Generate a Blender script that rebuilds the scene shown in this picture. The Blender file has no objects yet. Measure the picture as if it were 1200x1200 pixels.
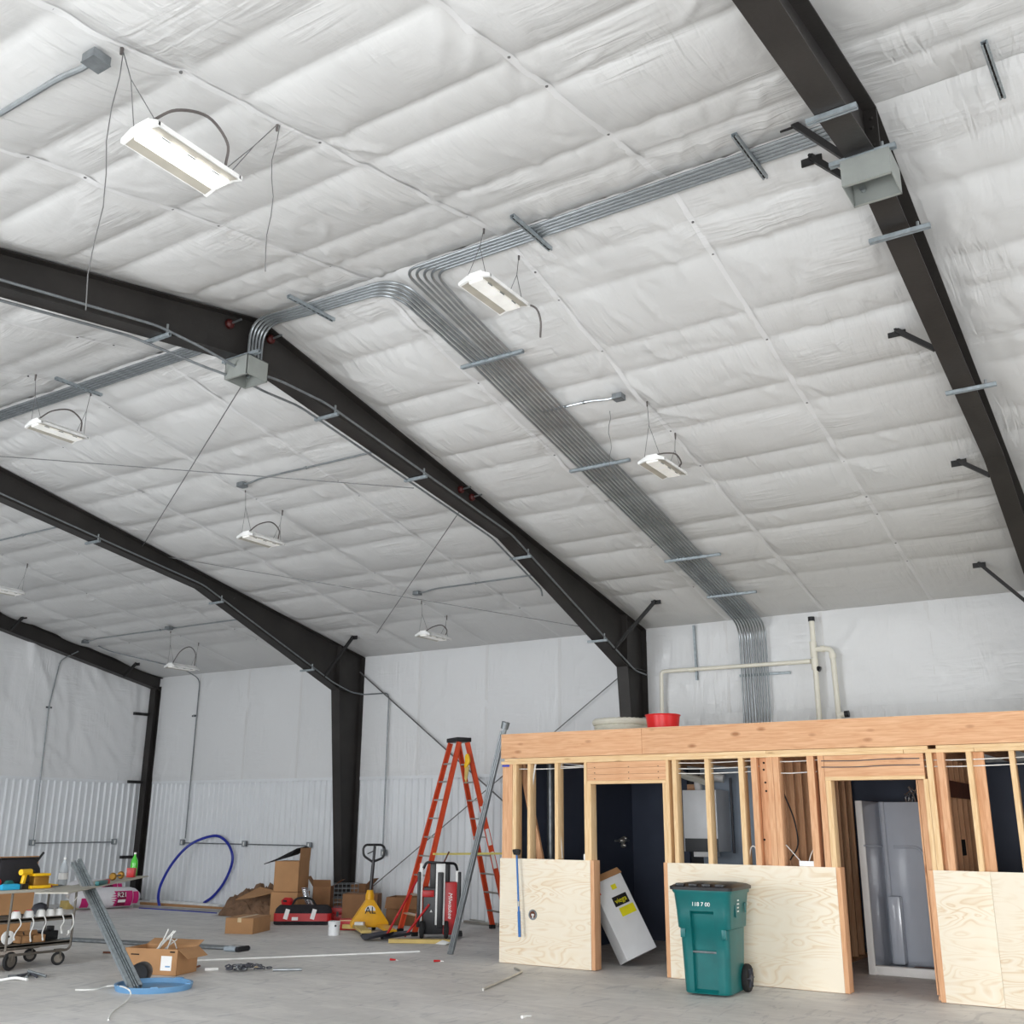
import bpy, bmesh, math, random
import numpy as np
from mathutils import Vector as V, Matrix

random.seed(7); rng = np.random.default_rng(11)
C = bpy.context.scene.collection
SC = bpy.context.scene
pi = math.pi

# ------------------------------------------------------------------ camera
F, YAW, PIT, ROL, CY, EYE = 1217.447, 0.5758, 0.28903, 0.00742, 602.7, 1.64
_fwd = V((-math.sin(YAW)*math.cos(PIT), math.cos(YAW)*math.cos(PIT), math.sin(PIT)))
_r0 = V((math.cos(YAW), math.sin(YAW), 0)); _u0 = _r0.cross(_fwd)
_right = _r0*math.cos(ROL) + _u0*math.sin(ROL); _up = -_r0*math.sin(ROL) + _u0*math.cos(ROL)
cd = bpy.data.cameras.new('camera'); cam = bpy.data.objects.new('camera', cd); C.objects.link(cam)
m = Matrix((_right, _up, -_fwd)).transposed().to_4x4(); m.translation = V((0, 0, EYE)); cam.matrix_world = m
cd.sensor_width = 36; cd.lens = 36*F/1200; cd.shift_y = (CY-600)/1200; cd.clip_end = 300; cd.clip_start = .05
SC.camera = cam

# ------------------------------------------------------------------ light
SC.view_settings.view_transform = 'Standard'; SC.view_settings.look = 'None'
SC.view_settings.gamma = 1; SC.view_settings.use_curve_mapping = False
SC.view_settings.exposure = 0.09
SC.cycles.use_denoising = True
SC.cycles.max_bounces = 10; SC.cycles.diffuse_bounces = 6
SC.cycles.sample_clamp_indirect = 8
w = bpy.data.worlds.new('sky'); SC.world = w; w.use_nodes = True
w.node_tree.nodes['Background'].inputs[0].default_value = (.80, .90, 1.0, 1)
w.node_tree.nodes['Background'].inputs[1].default_value = 1.6

def door_light(name, loc, rot, sx, sy, power, col=(1, 1, 1)):
    l = bpy.data.lights.new(name, 'AREA'); l.shape = 'RECTANGLE'; l.size = sx; l.size_y = sy
    l.energy = power; l.color = col
    o = bpy.data.objects.new(name, l); C.objects.link(o); o.location = loc; o.rotation_euler = rot
    return o
# daylight coming in through the open overhead doors behind the camera and in the near gable wall, plus added fill from the far side
door_light('daylight_side_door', (-.6, -2.15, 1.4), (pi/2-.30, 0, 0), 4.6, 2.7, 720, (.97, .985, 1))
door_light('far_side_door_fill', (-10.6, -2.1, 2.0), (pi/2+.16, 0, 0), 4.6, 3.9, 580, (.95, .975, 1))  # added lamp, tipped upward to brighten the far ceiling
door_light('daylight_gable_door', (10.6, 6.75, 2.2), (pi/2-.16, 0, pi/2), 6.5, 4.2, 450, (.97, .985, 1))

# ------------------------------------------------------------------ pixel -> place helpers
def ray(px, py): return _fwd + _right*((px-600)/F) - _up*((py-CY)/F)
def onZ(px, py, z=0.): d = ray(px, py); return V((0, 0, EYE)) + d*((z-EYE)/d.z)
def onX(px, py, x): d = ray(px, py); return V((0, 0, EYE)) + d*(x/d.x)
def onY(px, py, y): d = ray(px, py); return V((0, 0, EYE)) + d*(y/d.y)
RY, RZ, SL = 6.75, 6.65, .207                      # ridge line and slope of the roof liner
def onroof(px, py, off=0., side=1):
    d = ray(px, py); t = (RZ-off+SL*side*RY-EYE)/(d.z+SL*side*d.y); return V((0, 0, EYE)) + d*t
def roofz(y, off=0.): return RZ - SL*abs(y-RY) - off
def facing(x, y): return math.atan2(-x, y)

# ------------------------------------------------------------------ materials
def S(r, g, b):
    f = lambda c: (c/255/12.92) if c/255 <= .04045 else ((c/255+.055)/1.055)**2.4
    return (f(r), f(g), f(b), 1)
MATS = {}
def mat(name, col, rough=.6, metal=0., var=.12, vscale=6., bump=0., bscale=40., stretch=(1, 1, 1), spec=.5, coat=0., emit=None, estr=0., alpha=1., trans=0.):
    if name in MATS: return MATS[name]
    m_ = bpy.data.materials.new(name); m_.use_nodes = True; nt = m_.node_tree; N = nt.nodes; L = nt.links
    b = N['Principled BSDF']; b.inputs['Roughness'].default_value = rough; b.inputs['Metallic'].default_value = metal
    b.inputs['Specular IOR Level'].default_value = spec; b.inputs['Coat Weight'].default_value = coat
    tc = N.new('ShaderNodeTexCoord'); mp = N.new('ShaderNodeMapping'); mp.inputs['Scale'].default_value = stretch
    L.new(tc.outputs['Object'], mp.inputs[0])
    no = N.new('ShaderNodeTexNoise'); no.inputs['Scale'].default_value = vscale; no.inputs['Detail'].default_value = 5
    L.new(mp.outputs[0], no.inputs['Vector'])
    rp = N.new('ShaderNodeValToRGB'); c = col
    rp.color_ramp.elements[0].position = .3; rp.color_ramp.elements[1].position = .7
    rp.color_ramp.elements[0].color = (c[0]*(1-var), c[1]*(1-var), c[2]*(1-var), 1)
    rp.color_ramp.elements[1].color = (min(1, c[0]*(1+var)), min(1, c[1]*(1+var)), min(1, c[2]*(1+var)), 1)
    L.new(no.outputs['Fac'], rp.inputs[0]); L.new(rp.outputs[0], b.inputs['Base Color'])
    if bump:
        n2 = N.new('ShaderNodeTexNoise'); n2.inputs['Scale'].default_value = bscale; n2.inputs['Detail'].default_value = 4
        L.new(mp.outputs[0], n2.inputs['Vector'])
        bp = N.new('ShaderNodeBump'); bp.inputs['Strength'].default_value = bump; bp.inputs['Distance'].default_value = .02
        L.new(n2.outputs['Fac'], bp.inputs['Height']); L.new(bp.outputs[0], b.inputs['Normal'])
    if emit: b.inputs['Emission Color'].default_value = emit; b.inputs['Emission Strength'].default_value = estr
    if trans: b.inputs['Transmission Weight'].default_value = trans
    if alpha < 1: b.inputs['Alpha'].default_value = alpha
    MATS[name] = m_; return m_

def wood(name, c1, c2, axis, scale=5., dist=4., rough=.65, knots=True):
    """lumber: long grain bands along an axis of the object, with scattered knots"""
    m_ = bpy.data.materials.new(name); m_.use_nodes = True; nt = m_.node_tree; N = nt.nodes; L = nt.links
    b = N['Principled BSDF']; b.inputs['Roughness'].default_value = rough; b.inputs['Specular IOR Level'].default_value = .25
    tc = N.new('ShaderNodeTexCoord'); mp = N.new('ShaderNodeMapping')
    s = [9., 9., 9.]; s[axis] = .55; mp.inputs['Scale'].default_value = s
    L.new(tc.outputs['Object'], mp.inputs[0])
    n0 = N.new('ShaderNodeTexNoise'); n0.inputs['Scale'].default_value = scale; n0.inputs['Detail'].default_value = 6; n0.inputs['Distortion'].default_value = dist*.3
    L.new(mp.outputs[0], n0.inputs['Vector'])
    rp = N.new('ShaderNodeValToRGB'); rp.color_ramp.elements[0].position = .32; rp.color_ramp.elements[1].position = .68
    rp.color_ramp.elements[0].color = c2; rp.color_ramp.elements[1].color = c1
    L.new(n0.outputs['Fac'], rp.inputs[0]); out = rp.outputs[0]
    if knots:
        mk = N.new('ShaderNodeMapping'); s2 = [5., 5., 5.]; s2[axis] = 2.2; mk.inputs['Scale'].default_value = s2
        L.new(tc.outputs['Object'], mk.inputs[0])
        vo = N.new('ShaderNodeTexVoronoi'); vo.inputs['Scale'].default_value = 1.; L.new(mk.outputs[0], vo.inputs['Vector'])
        kr = N.new('ShaderNodeValToRGB'); kr.color_ramp.elements[0].position = .06; kr.color_ramp.elements[1].position = .16
        kr.color_ramp.elements[0].color = (.42, .26, .16, 1); kr.color_ramp.elements[1].color = (1, 1, 1, 1)
        L.new(vo.outputs['Distance'], kr.inputs[0])
        mx = N.new('ShaderNodeMix'); mx.data_type = 'RGBA'; mx.blend_type = 'MULTIPLY'; mx.inputs[0].default_value = .75
        L.new(out, mx.inputs[6]); L.new(kr.outputs[0], mx.inputs[7]); out = mx.outputs[2]
    L.new(out, b.inputs['Base Color'])
    MATS[name] = m_; return m_

FIR1, FIR2 = S(228, 182, 142), S(208, 154, 114)
PALE1, PALE2 = S(238, 208, 164), S(222, 184, 136)
wood('fir_x', FIR1, FIR2, 0); wood('fir_z', FIR1, FIR2, 2); wood('fir_y', FIR1, FIR2, 1)
wood('pale_x', PALE1, PALE2, 0); wood('pale_z', PALE1, PALE2, 2)

def plywood():
    m_ = bpy.data.materials.new('plywood'); m_.use_nodes = True; nt = m_.node_tree; N = nt.nodes; L = nt.links
    b = N['Principled BSDF']; b.inputs['Roughness'].default_value = .7; b.inputs['Specular IOR Level'].default_value = .2
    tc = N.new('ShaderNodeTexCoord'); mp = N.new('ShaderNodeMapping'); mp.inputs['Scale'].default_value = (1.1, 1, 4.2)
    L.new(tc.outputs['Object'], mp.inputs[0])
    n0 = N.new('ShaderNodeTexNoise'); n0.inputs['Scale'].default_value = 1.3; n0.inputs['Detail'].default_value = 1.5; n0.inputs['Distortion'].default_value = .5
    L.new(mp.outputs[0], n0.inputs['Vector'])
    mu = N.new('ShaderNodeMath'); mu.operation = 'MULTIPLY'; mu.inputs[1].default_value = 12
    L.new(n0.outputs['Fac'], mu.inputs[0])
    fr = N.new('ShaderNodeMath'); fr.operation = 'FRACT'; L.new(mu.outputs[0], fr.inputs[0])
    rp = N.new('ShaderNodeValToRGB'); e = rp.color_ramp.elements
    e[0].position = 0; e[0].color = S(236, 222, 198); e[1].position = 1; e[1].color = S(234, 220, 196)
    x = e.new(.55); x.color = S(240, 230, 212); x = e.new(.9); x.color = S(222, 198, 164)
    L.new(fr.outputs[0], rp.inputs[0])
    n3 = N.new('ShaderNodeTexNoise'); n3.inputs['Scale'].default_value = 1.7; n3.inputs['Detail'].default_value = 3
    L.new(tc.outputs['Object'], n3.inputs['Vector'])
    mx = N.new('ShaderNodeMix'); mx.data_type = 'RGBA'; mx.inputs[7].default_value = S(239, 228, 208)
    r3 = N.new('ShaderNodeValToRGB'); r3.color_ramp.elements[0].position = .35; r3.color_ramp.elements[1].position = .62
    L.new(n3.outputs['Fac'], r3.inputs[0]); L.new(r3.outputs[0], mx.inputs[0]); L.new(rp.outputs[0], mx.inputs[6])
    L.new(mx.outputs[2], b.inputs['Base Color']); MATS['plywood'] = m_
plywood()

def concrete():
    m_ = bpy.data.materials.new('concrete'); m_.use_nodes = True; nt = m_.node_tree; N = nt.nodes; L = nt.links
    b = N['Principled BSDF']; b.inputs['Specular IOR Level'].default_value = .4
    tc = N.new('ShaderNodeTexCoord')
    def noise(sc, det, vec=None, dist=0.):
        n = N.new('ShaderNodeTexNoise'); n.inputs['Scale'].default_value = sc; n.inputs['Detail'].default_value = det; n.inputs['Distortion'].default_value = dist
        L.new(vec or tc.outputs['Object'], n.inputs['Vector']); return n.outputs['Fac']
    def ramp(src, p0, c0, p1, c1):
        r = N.new('ShaderNodeValToRGB'); e = r.color_ramp.elements; e[0].position = p0; e[0].color = c0; e[1].position = p1; e[1].color = c1
        L.new(src, r.inputs[0]); return r.outputs[0]
    def mult(a, b_, f=1.):
        x = N.new('ShaderNodeMix'); x.data_type = 'RGBA'; x.blend_type = 'MULTIPLY'; x.inputs[0].default_value = f
        L.new(a, x.inputs[6]); L.new(b_, x.inputs[7]); return x.outputs[2]
    base = ramp(noise(.55, 6, dist=.6), .3, S(211, 209, 205), .7, S(232, 230, 227))
    fine = ramp(noise(9, 8), .3, (.92, .92, .92, 1), .7, (1, 1, 1, 1))
    mp = N.new('ShaderNodeMapping'); mp.inputs['Scale'].default_value = (.9, 3.2, 1); mp.inputs['Rotation'].default_value = (0, 0, .6)
    L.new(tc.outputs['Object'], mp.inputs[0])
    streak = ramp(noise(1.1, 6, mp.outputs[0], 1.5), .42, (.87, .87, .88, 1), .6, (1, 1, 1, 1))
    mp2 = N.new('ShaderNodeMapping'); mp2.inputs['Scale'].default_value = (3.0, .8, 1); mp2.inputs['Rotation'].default_value = (0, 0, .25)
    L.new(tc.outputs['Object'], mp2.inputs[0])
    scuff = ramp(noise(1.6, 3, mp2.outputs[0], 2.5), .33, (.6, .61, .66, 1), .42, (1, 1, 1, 1))
    c = mult(mult(mult(base, fine), streak, .8), scuff, .45)
    L.new(c, b.inputs['Base Color'])
    rr = ramp(noise(1.3, 4), .3, (.42, .42, .42, 1), .7, (.7, .7, .7, 1)); L.new(rr, b.inputs['Roughness'])
    bp = N.new('ShaderNodeBump'); bp.inputs['Strength'].default_value = .08; bp.inputs['Distance'].default_value = .01
    L.new(noise(25, 5), bp.inputs['Height']); L.new(bp.outputs[0], b.inputs['Normal']); MATS['concrete'] = m_
concrete()

def liner(name, col, rough, bscale, bstr, stretch, folds=((13, 1.6, 1), (1.3, 12, 1))):
    m_ = bpy.data.materials.new(name); m_.use_nodes = True; nt = m_.node_tree; N = nt.nodes; L = nt.links
    b = N['Principled BSDF']; b.inputs['Roughness'].default_value = rough; b.inputs['Base Color'].default_value = col
    b.inputs['Specular IOR Level'].default_value = .45
    tc = N.new('ShaderNodeTexCoord'); prev = None
    for k, (st, sc, s, dist) in enumerate(((stretch, bscale, bstr, .8), ((1.2, 1.0, 1), bscale*.5, bstr*.6, 2.0), ((1, 1, 1), bscale*5, bstr*.35, .3))):
        mp = N.new('ShaderNodeMapping'); mp.inputs['Scale'].default_value = st; mp.inputs['Rotation'].default_value = (0, 0, .35*k)
        L.new(tc.outputs['Object'], mp.inputs[0])
        n = N.new('ShaderNodeTexNoise'); n.inputs['Scale'].default_value = sc; n.inputs['Detail'].default_value = 3; n.inputs['Distortion'].default_value = dist
        L.new(mp.outputs[0], n.inputs['Vector'])
        bp = N.new('ShaderNodeBump'); bp.inputs['Strength'].default_value = s; bp.inputs['Distance'].default_value = .03
        L.new(n.outputs['Fac'], bp.inputs['Height'])
        if prev: L.new(prev.outputs[0], bp.inputs['Normal'])
        prev = bp
    # thin pulled creases in scattered patches, one set across and one set along the cloth
    for k, (st, rot_, thr) in enumerate(((folds[0], .25, .5), (folds[1], -.12, .52))):
        mp = N.new('ShaderNodeMapping'); mp.inputs['Scale'].default_value = st; mp.inputs['Rotation'].default_value = (0, 0, rot_)
        L.new(tc.outputs['Object'], mp.inputs[0])
        n = N.new('ShaderNodeTexNoise'); n.inputs['Scale'].default_value = 1.0; n.inputs['Detail'].default_value = 2; n.inputs['Distortion'].default_value = .9
        L.new(mp.outputs[0], n.inputs['Vector'])
        mk = N.new('ShaderNodeTexNoise'); mk.inputs['Scale'].default_value = .9+.3*k; mk.inputs['Detail'].default_value = 1; L.new(tc.outputs['Object'], mk.inputs['Vector'])
        rp = N.new('ShaderNodeValToRGB'); rp.color_ramp.elements[0].position = thr-.02; rp.color_ramp.elements[1].position = thr+.14; L.new(mk.outputs['Fac'], rp.inputs[0])
        mu = N.new('ShaderNodeMath'); mu.operation = 'MULTIPLY'; L.new(n.outputs['Fac'], mu.inputs[0]); L.new(rp.outputs[0], mu.inputs[1])
        bp = N.new('ShaderNodeBump'); bp.inputs['Strength'].default_value = .58; bp.inputs['Distance'].default_value = .03
        L.new(mu.outputs[0], bp.inputs['Height']); L.new(prev.outputs[0], bp.inputs['Normal']); prev = bp
    L.new(prev.outputs[0], b.inputs['Normal']); MATS[name] = m_
liner('roof_liner', S(206, 206, 205), .5, 1.6, .4, (3.2, .8, 1))
liner('wall_liner', S(222, 223, 224), .34, 1.5, .5, (2.4, 1, .5), ((11, 9, 1.4), (1.6, 1.6, 8)))
liner('seam_tape', S(216, 216, 216), .5, 3, .1, (1, 1, 1))

mat('white_sheet', S(226, 229, 232), .3, 0, .03, 1.5, coat=.15)
mat('frame_steel', S(45, 42, 40), .55, .15, .25, 2.2, .1, 30)
mat('black_steel', S(34, 33, 33), .55, .2, .2)
mat('galv', S(160, 165, 168), .32, .85, .12, 12)
mat('galv_dull', S(136, 141, 144), .45, .7, .18, 14)
mat('strut_steel', S(158, 167, 172), .42, .45, .2, 20)
mat('box_grey', S(150, 154, 150), .5, .3, .06, 8)
mat('wire', S(120, 120, 120), .5, .5)
mat('cord_grey', S(92, 86, 84), .6)
mat('lamp_white', S(238, 238, 236), .35)
mat('lamp_reflector', S(182, 177, 165), .45, .2)
mat('lamp_on', S(250, 250, 246), .4, emit=(1, .98, .94, 1), estr=2.2)
mat('lamp_unlit_glow', S(238, 237, 232), .4, emit=(1, .98, .94, 1), estr=.12)  # lens of an unlit lamp, brightened by faint emission
mat('red_bolt', S(72, 14, 12), .5)
mat('pvc', S(232, 228, 214), .35, 0, .03)
mat('navy_wall', S(62, 70, 88), .6, 0, .08, 3)
mat('lit_slate_wall', S(150, 162, 176), .6, 0, .06, 3)  # inner wall colour lightened where more light reaches it
mat('white_paint', S(230, 232, 234), .35, 0, .03)
mat('white_plastic', S(238, 238, 236), .4, 0, .03)
mat('shower_white', S(190, 195, 204), .22, 0, .02, coat=.3)
mat('black_plastic', S(24, 25, 29), .4, 0, .2)
mat('black_rubber', S(30, 30, 31), .8, 0, .2)
mat('bin_green', S(0, 100, 100), .38, 0, .12, 5, .03, 60)
mat('orange_fibre', S(222, 82, 46), .45, 0, .10, 8)
mat('alu', S(188, 186, 180), .35, .8, .1)
mat('red_plastic', S(186, 22, 28), .4, 0, .1)
mat('red_bright', S(214, 20, 24), .4, 0, .06)
mat('yellow_paint', S(228, 168, 12), .45, 0, .08)
mat('yellow_plastic', S(240, 190, 24), .4, 0, .06)
mat('yellow_pale', S(240, 224, 130), .5, 0, .05)
mat('tool_blue', S(24, 104, 178), .4, 0, .08)
mat('hose_blue', S(26, 44, 158), .4, 0, .05)
mat('lid_blue', S(104, 150, 190), .42, 0, .08, 4)
mat('cyan', S(40, 170, 214), .4)
mat('green_glass', S(70, 190, 50), .15, 0, .1, coat=.4)
mat('clear', S(210, 218, 224), .1, 0, .05, alpha=.55)
mat('cardboard', S(178, 134, 92), .8, 0, .08, 4, .05, 60)
mat('cardboard_dark', S(136, 98, 66), .85, 0, .12, 4)
mat('kraft_brown', S(120, 92, 70), .85, 0, .3, 5, .4, 12)
mat('tape', S(214, 190, 150), .4)
mat('black_felt', S(36, 34, 38), .9, 0, .3)
mat('pink_print', S(196, 30, 112), .5, 0, .05)
mat('dark_magenta', S(122, 18, 60), .5, 0, .05)
mat('bag_white', S(224, 222, 226), .35, 0, .04, 6, .25, 9)
mat('brass', S(176, 132, 60), .35, .8)
mat('brown_rust', S(106, 62, 44), .8, 0, .2)
mat('shelf_metal', S(112, 106, 98), .5, .5, .2)
mat('dark_grey', S(70, 72, 80), .5)
mat('foil', S(206, 208, 212), .25, .9, .15, 14, .4, 30)
mat('cable_white', S(226, 226, 222), .5)
mat('label_yellow', S(232, 222, 30), .5)
mat('label_blue', S(40, 60, 170), .5)
mat('flex_duct', S(206, 203, 190), .6, 0, .06)
mat('glass_grey', S(150, 160, 168), .2)
mat('board_grey', S(176, 172, 160), .6, 0, .08)
mat('lumber_yellow', S(206, 180, 110), .7, 0, .15, 5)
mat('dark_hole', S(20, 16, 14), .9)
mat('wall_outer', S(220, 220, 218), .6, 0, .02)

# ------------------------------------------------------------------ mesh builder
class MB:
    def __init__(s): s.v = []; s.f = []; s.s = []
    def add(s, vs, fs, smooth=False):
        n = len(s.v); s.v += [V(x) for x in vs]; s.f += [tuple(i+n for i in f) for f in fs]; s.s += [smooth]*len(fs); return s
    def box(s, c, d, rot=None):
        c = V(c); h = [x/2 for x in d]
        vs = [V((x, y, z)) for x in (-h[0], h[0]) for y in (-h[1], h[1]) for z in (-h[2], h[2])]
        if rot is not None:
            R = rot if isinstance(rot, Matrix) else Matrix.Rotation(rot, 3, 'Z'); vs = [R @ x for x in vs]
        return s.add([x+c for x in vs], [(0, 1, 3, 2), (4, 6, 7, 5), (0, 4, 5, 1), (2, 3, 7, 6), (0, 2, 6, 4), (1, 5, 7, 3)])
    def bb(s, a, b): a = V(a); b = V(b); return s.box((a+b)/2, [abs(x) for x in (b-a)])
    def beam(s, a, b, w_, h_, up=(0, 0, 1)):
        a = V(a); b = V(b); d = (b-a).normalized(); u = V(up)
        x = d.cross(u)
        if x.length < 1e-4: x = d.cross(V((1, 0, 0)))
        x.normalize(); y = x.cross(d).normalized(); x = x*w_/2; y = y*h_/2
        vs = [p+i*x+j*y for p in (a, b) for i, j in ((-1, -1), (1, -1), (1, 1), (-1, 1))]
        return s.add(vs, [(0, 3, 2, 1), (4, 5, 6, 7), (0, 1, 5, 4), (1, 2, 6, 5), (2, 3, 7, 6), (3, 0, 4, 7)])
    def channel(s, a, b, w_, h_, t, up=(0, 0, 1)):
        """U-shaped strut channel, open side along +up"""
        a = V(a); b = V(b); d = (b-a).normalized(); u = V(up); x = d.cross(u).normalized(); y = x.cross(d).normalized()
        s.beam(a-y*(h_/2-t/2), b-y*(h_/2-t/2), w_, t, y)
        for k in (-1, 1):
            s.beam(a+x*k*(w_/2-t/2), b+x*k*(w_/2-t/2), t, h_, y)
            s.beam(a+x*k*(w_/2-t*2)+y*(h_/2-t/2), b+x*k*(w_/2-t*2)+y*(h_/2-t/2), t*3, t, y)
        return s
    def tube(s, pts, r, n=8, closed=False, smooth=True):
        pts = [V(p) for p in pts]; N_ = len(pts); rr = r if isinstance(r, (list, tuple)) else [r]*N_
        prev = None; rings = []
        for i, p in enumerate(pts):
            if closed: d = pts[(i+1) % N_]-pts[i-1]
            else: d = pts[min(i+1, N_-1)]-pts[max(i-1, 0)]
            d.normalize()
            if prev is None: x = d.orthogonal().normalized()
            else:
                x = prev - d*prev.dot(d)
                x = x.normalized() if x.length > 1e-6 else d.orthogonal().normalized()
            prev = x; y = d.cross(x)
            rings.append([p+(x*math.cos(2*pi*k/n)+y*math.sin(2*pi*k/n))*rr[i] for k in range(n)])
        vs = [q for R in rings for q in R]; fs = []
        for i in range(N_ if closed else N_-1):
            j = (i+1) % N_
            fs += [(i*n+k, i*n+(k+1) % n, j*n+(k+1) % n, j*n+k) for k in range(n)]
        s.add(vs, fs, smooth)
        if not closed:
            n0 = len(s.v)-len(vs)
            s.f.append(tuple(n0+k for k in reversed(range(n)))); s.s.append(False)
            s.f.append(tuple(n0+(N_-1)*n+k for k in range(n))); s.s.append(False)
        return s
    def lathe(s, prof, c=(0, 0, 0), n=20, M=None, smooth=True, caps=True):
        M = M or Matrix.Identity(3); c = V(c); vs = []; fs = []
        for r, z in prof: vs += [c + M @ V((r*math.cos(2*pi*k/n), r*math.sin(2*pi*k/n), z)) for k in range(n)]
        for i in range(len(prof)-1): fs += [(i*n+k, i*n+(k+1) % n, (i+1)*n+(k+1) % n, (i+1)*n+k) for k in range(n)]
        s.add(vs, fs, smooth)
        if caps:
            n0 = len(s.v)-len(vs); s.f.append(tuple(n0+k for k in reversed(range(n)))); s.s.append(False)
            s.f.append(tuple(n0+(len(prof)-1)*n+k for k in range(n))); s.s.append(False)
        return s
    def prism(s, pts, vec):
        pts = [V(p) for p in pts]; vec = V(vec); n = len(pts)
        return s.add(pts+[p+vec for p in pts], [tuple(reversed(range(n))), tuple(range(n, 2*n))]+[(k, (k+1) % n, n+(k+1) % n, n+k) for k in range(n)])
    def loft(s, rings, smooth=True, cap=True):
        n = len(rings[0]); vs = [V(p) for R in rings for p in R]
        fs = [(i*n+k, i*n+(k+1) % n, (i+1)*n+(k+1) % n, (i+1)*n+k) for i in range(len(rings)-1) for k in range(n)]
        s.add(vs, fs, smooth)
        if cap:
            n0 = len(s.v)-len(vs); s.f.append(tuple(n0+k for k in reversed(range(n)))); s.s.append(False)
            s.f.append(tuple(n0+(len(rings)-1)*n+k for k in range(n))); s.s.append(False)
        return s
    def moved(s, M):
        s.v = [M @ p for p in s.v]; return s
    def mesh(s, name, material, shift=None, bevel=0.):
        me = bpy.data.meshes.new(name); vs = s.v if shift is None else [p-shift for p in s.v]
        me.from_pydata([tuple(p) for p in vs], [], s.f); me.update()
        me.polygons.foreach_set('use_smooth', s.s)
        bm = bmesh.new(); bm.from_mesh(me); bmesh.ops.recalc_face_normals(bm, faces=bm.faces)
        if bevel:
            es = [e for e in bm.edges if len(e.link_faces) == 2 and e.calc_face_angle(0) > .6]
            bmesh.ops.bevel(bm, geom=es, offset=bevel, segments=2, affect='EDGES', profile=.6, clamp_overlap=True)
        bm.to_mesh(me); bm.free()
        me.set_sharp_from_angle(angle=.75)
        me.materials.append(MATS[material]); return me

def tag(o, label=None, cat=None, group=None, kind=None):
    if label: o['label'] = label
    if cat: o['category'] = cat
    if group: o['group'] = group
    if kind: o['kind'] = kind
    return o
def link(name, data, parent=None, loc=(0, 0, 0)):
    o = bpy.data.objects.new(name, data); C.objects.link(o); o.location = loc
    if parent: o.parent = parent
    return o
def thing(name, label, cat, loc=(0, 0, 0), rz=0., group=None):
    o = link(name, None, None, loc); o.rotation_euler = (0, 0, rz); o.empty_display_size = .1
    return tag(o, label, cat, group)
def world_of(o):
    M = Matrix.Identity(4)
    while o is not None: M = o.matrix_basis @ M; o = o.parent
    return M
def part(root, name, mb, material, world=False, bevel=0., label=None, kind=None):
    """one part as a mesh of its own under its thing; world=True when mb is in world coordinates"""
    if world: mb.moved(world_of(root).inverted())
    o = link(name, mb.mesh(name, material, None, bevel), root)
    return tag(o, label, None, None, kind)
def one(name, mb, material, label, cat, group=None, bevel=0., kind=None):
    """a thing that is one mesh, given in world coordinates; origin at its base"""
    n = len(mb.v); c = sum(mb.v, V())/n; c.z = min(p.z for p in mb.v)
    o = link(name, mb.mesh(name, material, c, bevel), None, c)
    return tag(o, label, cat, group, kind)
def struct(name, mb=None, material=None):
    o = link(name, mb.mesh(name, material) if mb else None); return tag(o, kind='structure')
def arc(pts, rad, seg=6):
    """round the corners of a polyline"""
    pts = [V(p) for p in pts]; out = [pts[0]]
    for i in range(1, len(pts)-1):
        a, b, c = pts[i-1], pts[i], pts[i+1]; d1 = (a-b); d2 = (c-b)
        r = min(rad, d1.length*.49, d2.length*.49); p = b+d1.normalized()*r; q = b+d2.normalized()*r
        for k in range(seg+1):
            t = k/seg; out.append(p*(1-t)**2+b*2*t*(1-t)+q*t*t)
    out.append(pts[-1]); return out
def smooth_path(pts, k=6):
    pts = [V(p) for p in pts]; P = [pts[0]*2-pts[1]]+pts+[pts[-1]*2-pts[-2]]; out = []
    for i in range(1, len(P)-2):
        for j in range(k):
            t = j/k; a, b, c, d = P[i-1], P[i], P[i+1], P[i+2]
            out.append(.5*((2*b)+(c-a)*t+(2*a-5*b+4*c-d)*t*t+(3*b-a-3*c+d)*t**3))
    out.append(pts[-1]); return out
def text(txt, size, M, material, root, name='lettering', extrude=.002, shear=0., align='CENTER'):
    cu = bpy.data.curves.new('t', 'FONT'); cu.body = txt; cu.size = size; cu.extrude = extrude; cu.align_x = align; cu.align_y = 'CENTER'; cu.shear = shear
    o = bpy.data.objects.new('t', cu); C.objects.link(o)
    me = bpy.data.meshes.new_from_object(o.evaluated_get(bpy.context.evaluated_depsgraph_get()))
    C.objects.unlink(o); bpy.data.objects.remove(o)
    me.transform(M); me.materials.clear(); me.materials.append(MATS[material]); me.name = name
    return link(name, me, root)
def grid_mesh(name, P, material, parent=None, loc=(0, 0, 0)):
    """P: (n,m,3) array of points -> smooth grid mesh"""
    n, m_, _ = P.shape; me = bpy.data.meshes.new(name)
    idx = np.arange(n*m_).reshape(n, m_); q = np.stack([idx[:-1, :-1], idx[1:, :-1], idx[1:, 1:], idx[:-1, 1:]], -1).reshape(-1, 4)
    me.vertices.add(n*m_); me.vertices.foreach_set('co', P.reshape(-1).astype(np.float32))
    me.loops.add(q.size); me.loops.foreach_set('vertex_index', q.reshape(-1).astype(np.int32))
    me.polygons.add(len(q)); me.polygons.foreach_set('loop_start', (np.arange(len(q))*4).astype(np.int32))
    me.polygons.foreach_set('use_smooth', np.ones(len(q), bool)); me.update(calc_edges=True); me.validate()
    me.materials.append(MATS[material]); return link(name, me, parent, loc)

# ================================================================== THE SETTING
FX = [-1.37, -7.6, -13.75, -19.8]                 # steel frames
XL, XR, YB, YW, ZE = -19.97, 10.9, -2.25, 15.76, 4.79
WAIN = 2.44                                       # top of the ribbed steel wainscot
floor = MB(); floor.box((-4.5, 6.75, -.1), (32, 19, .2)); struct('floor', floor, 'concrete')

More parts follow.
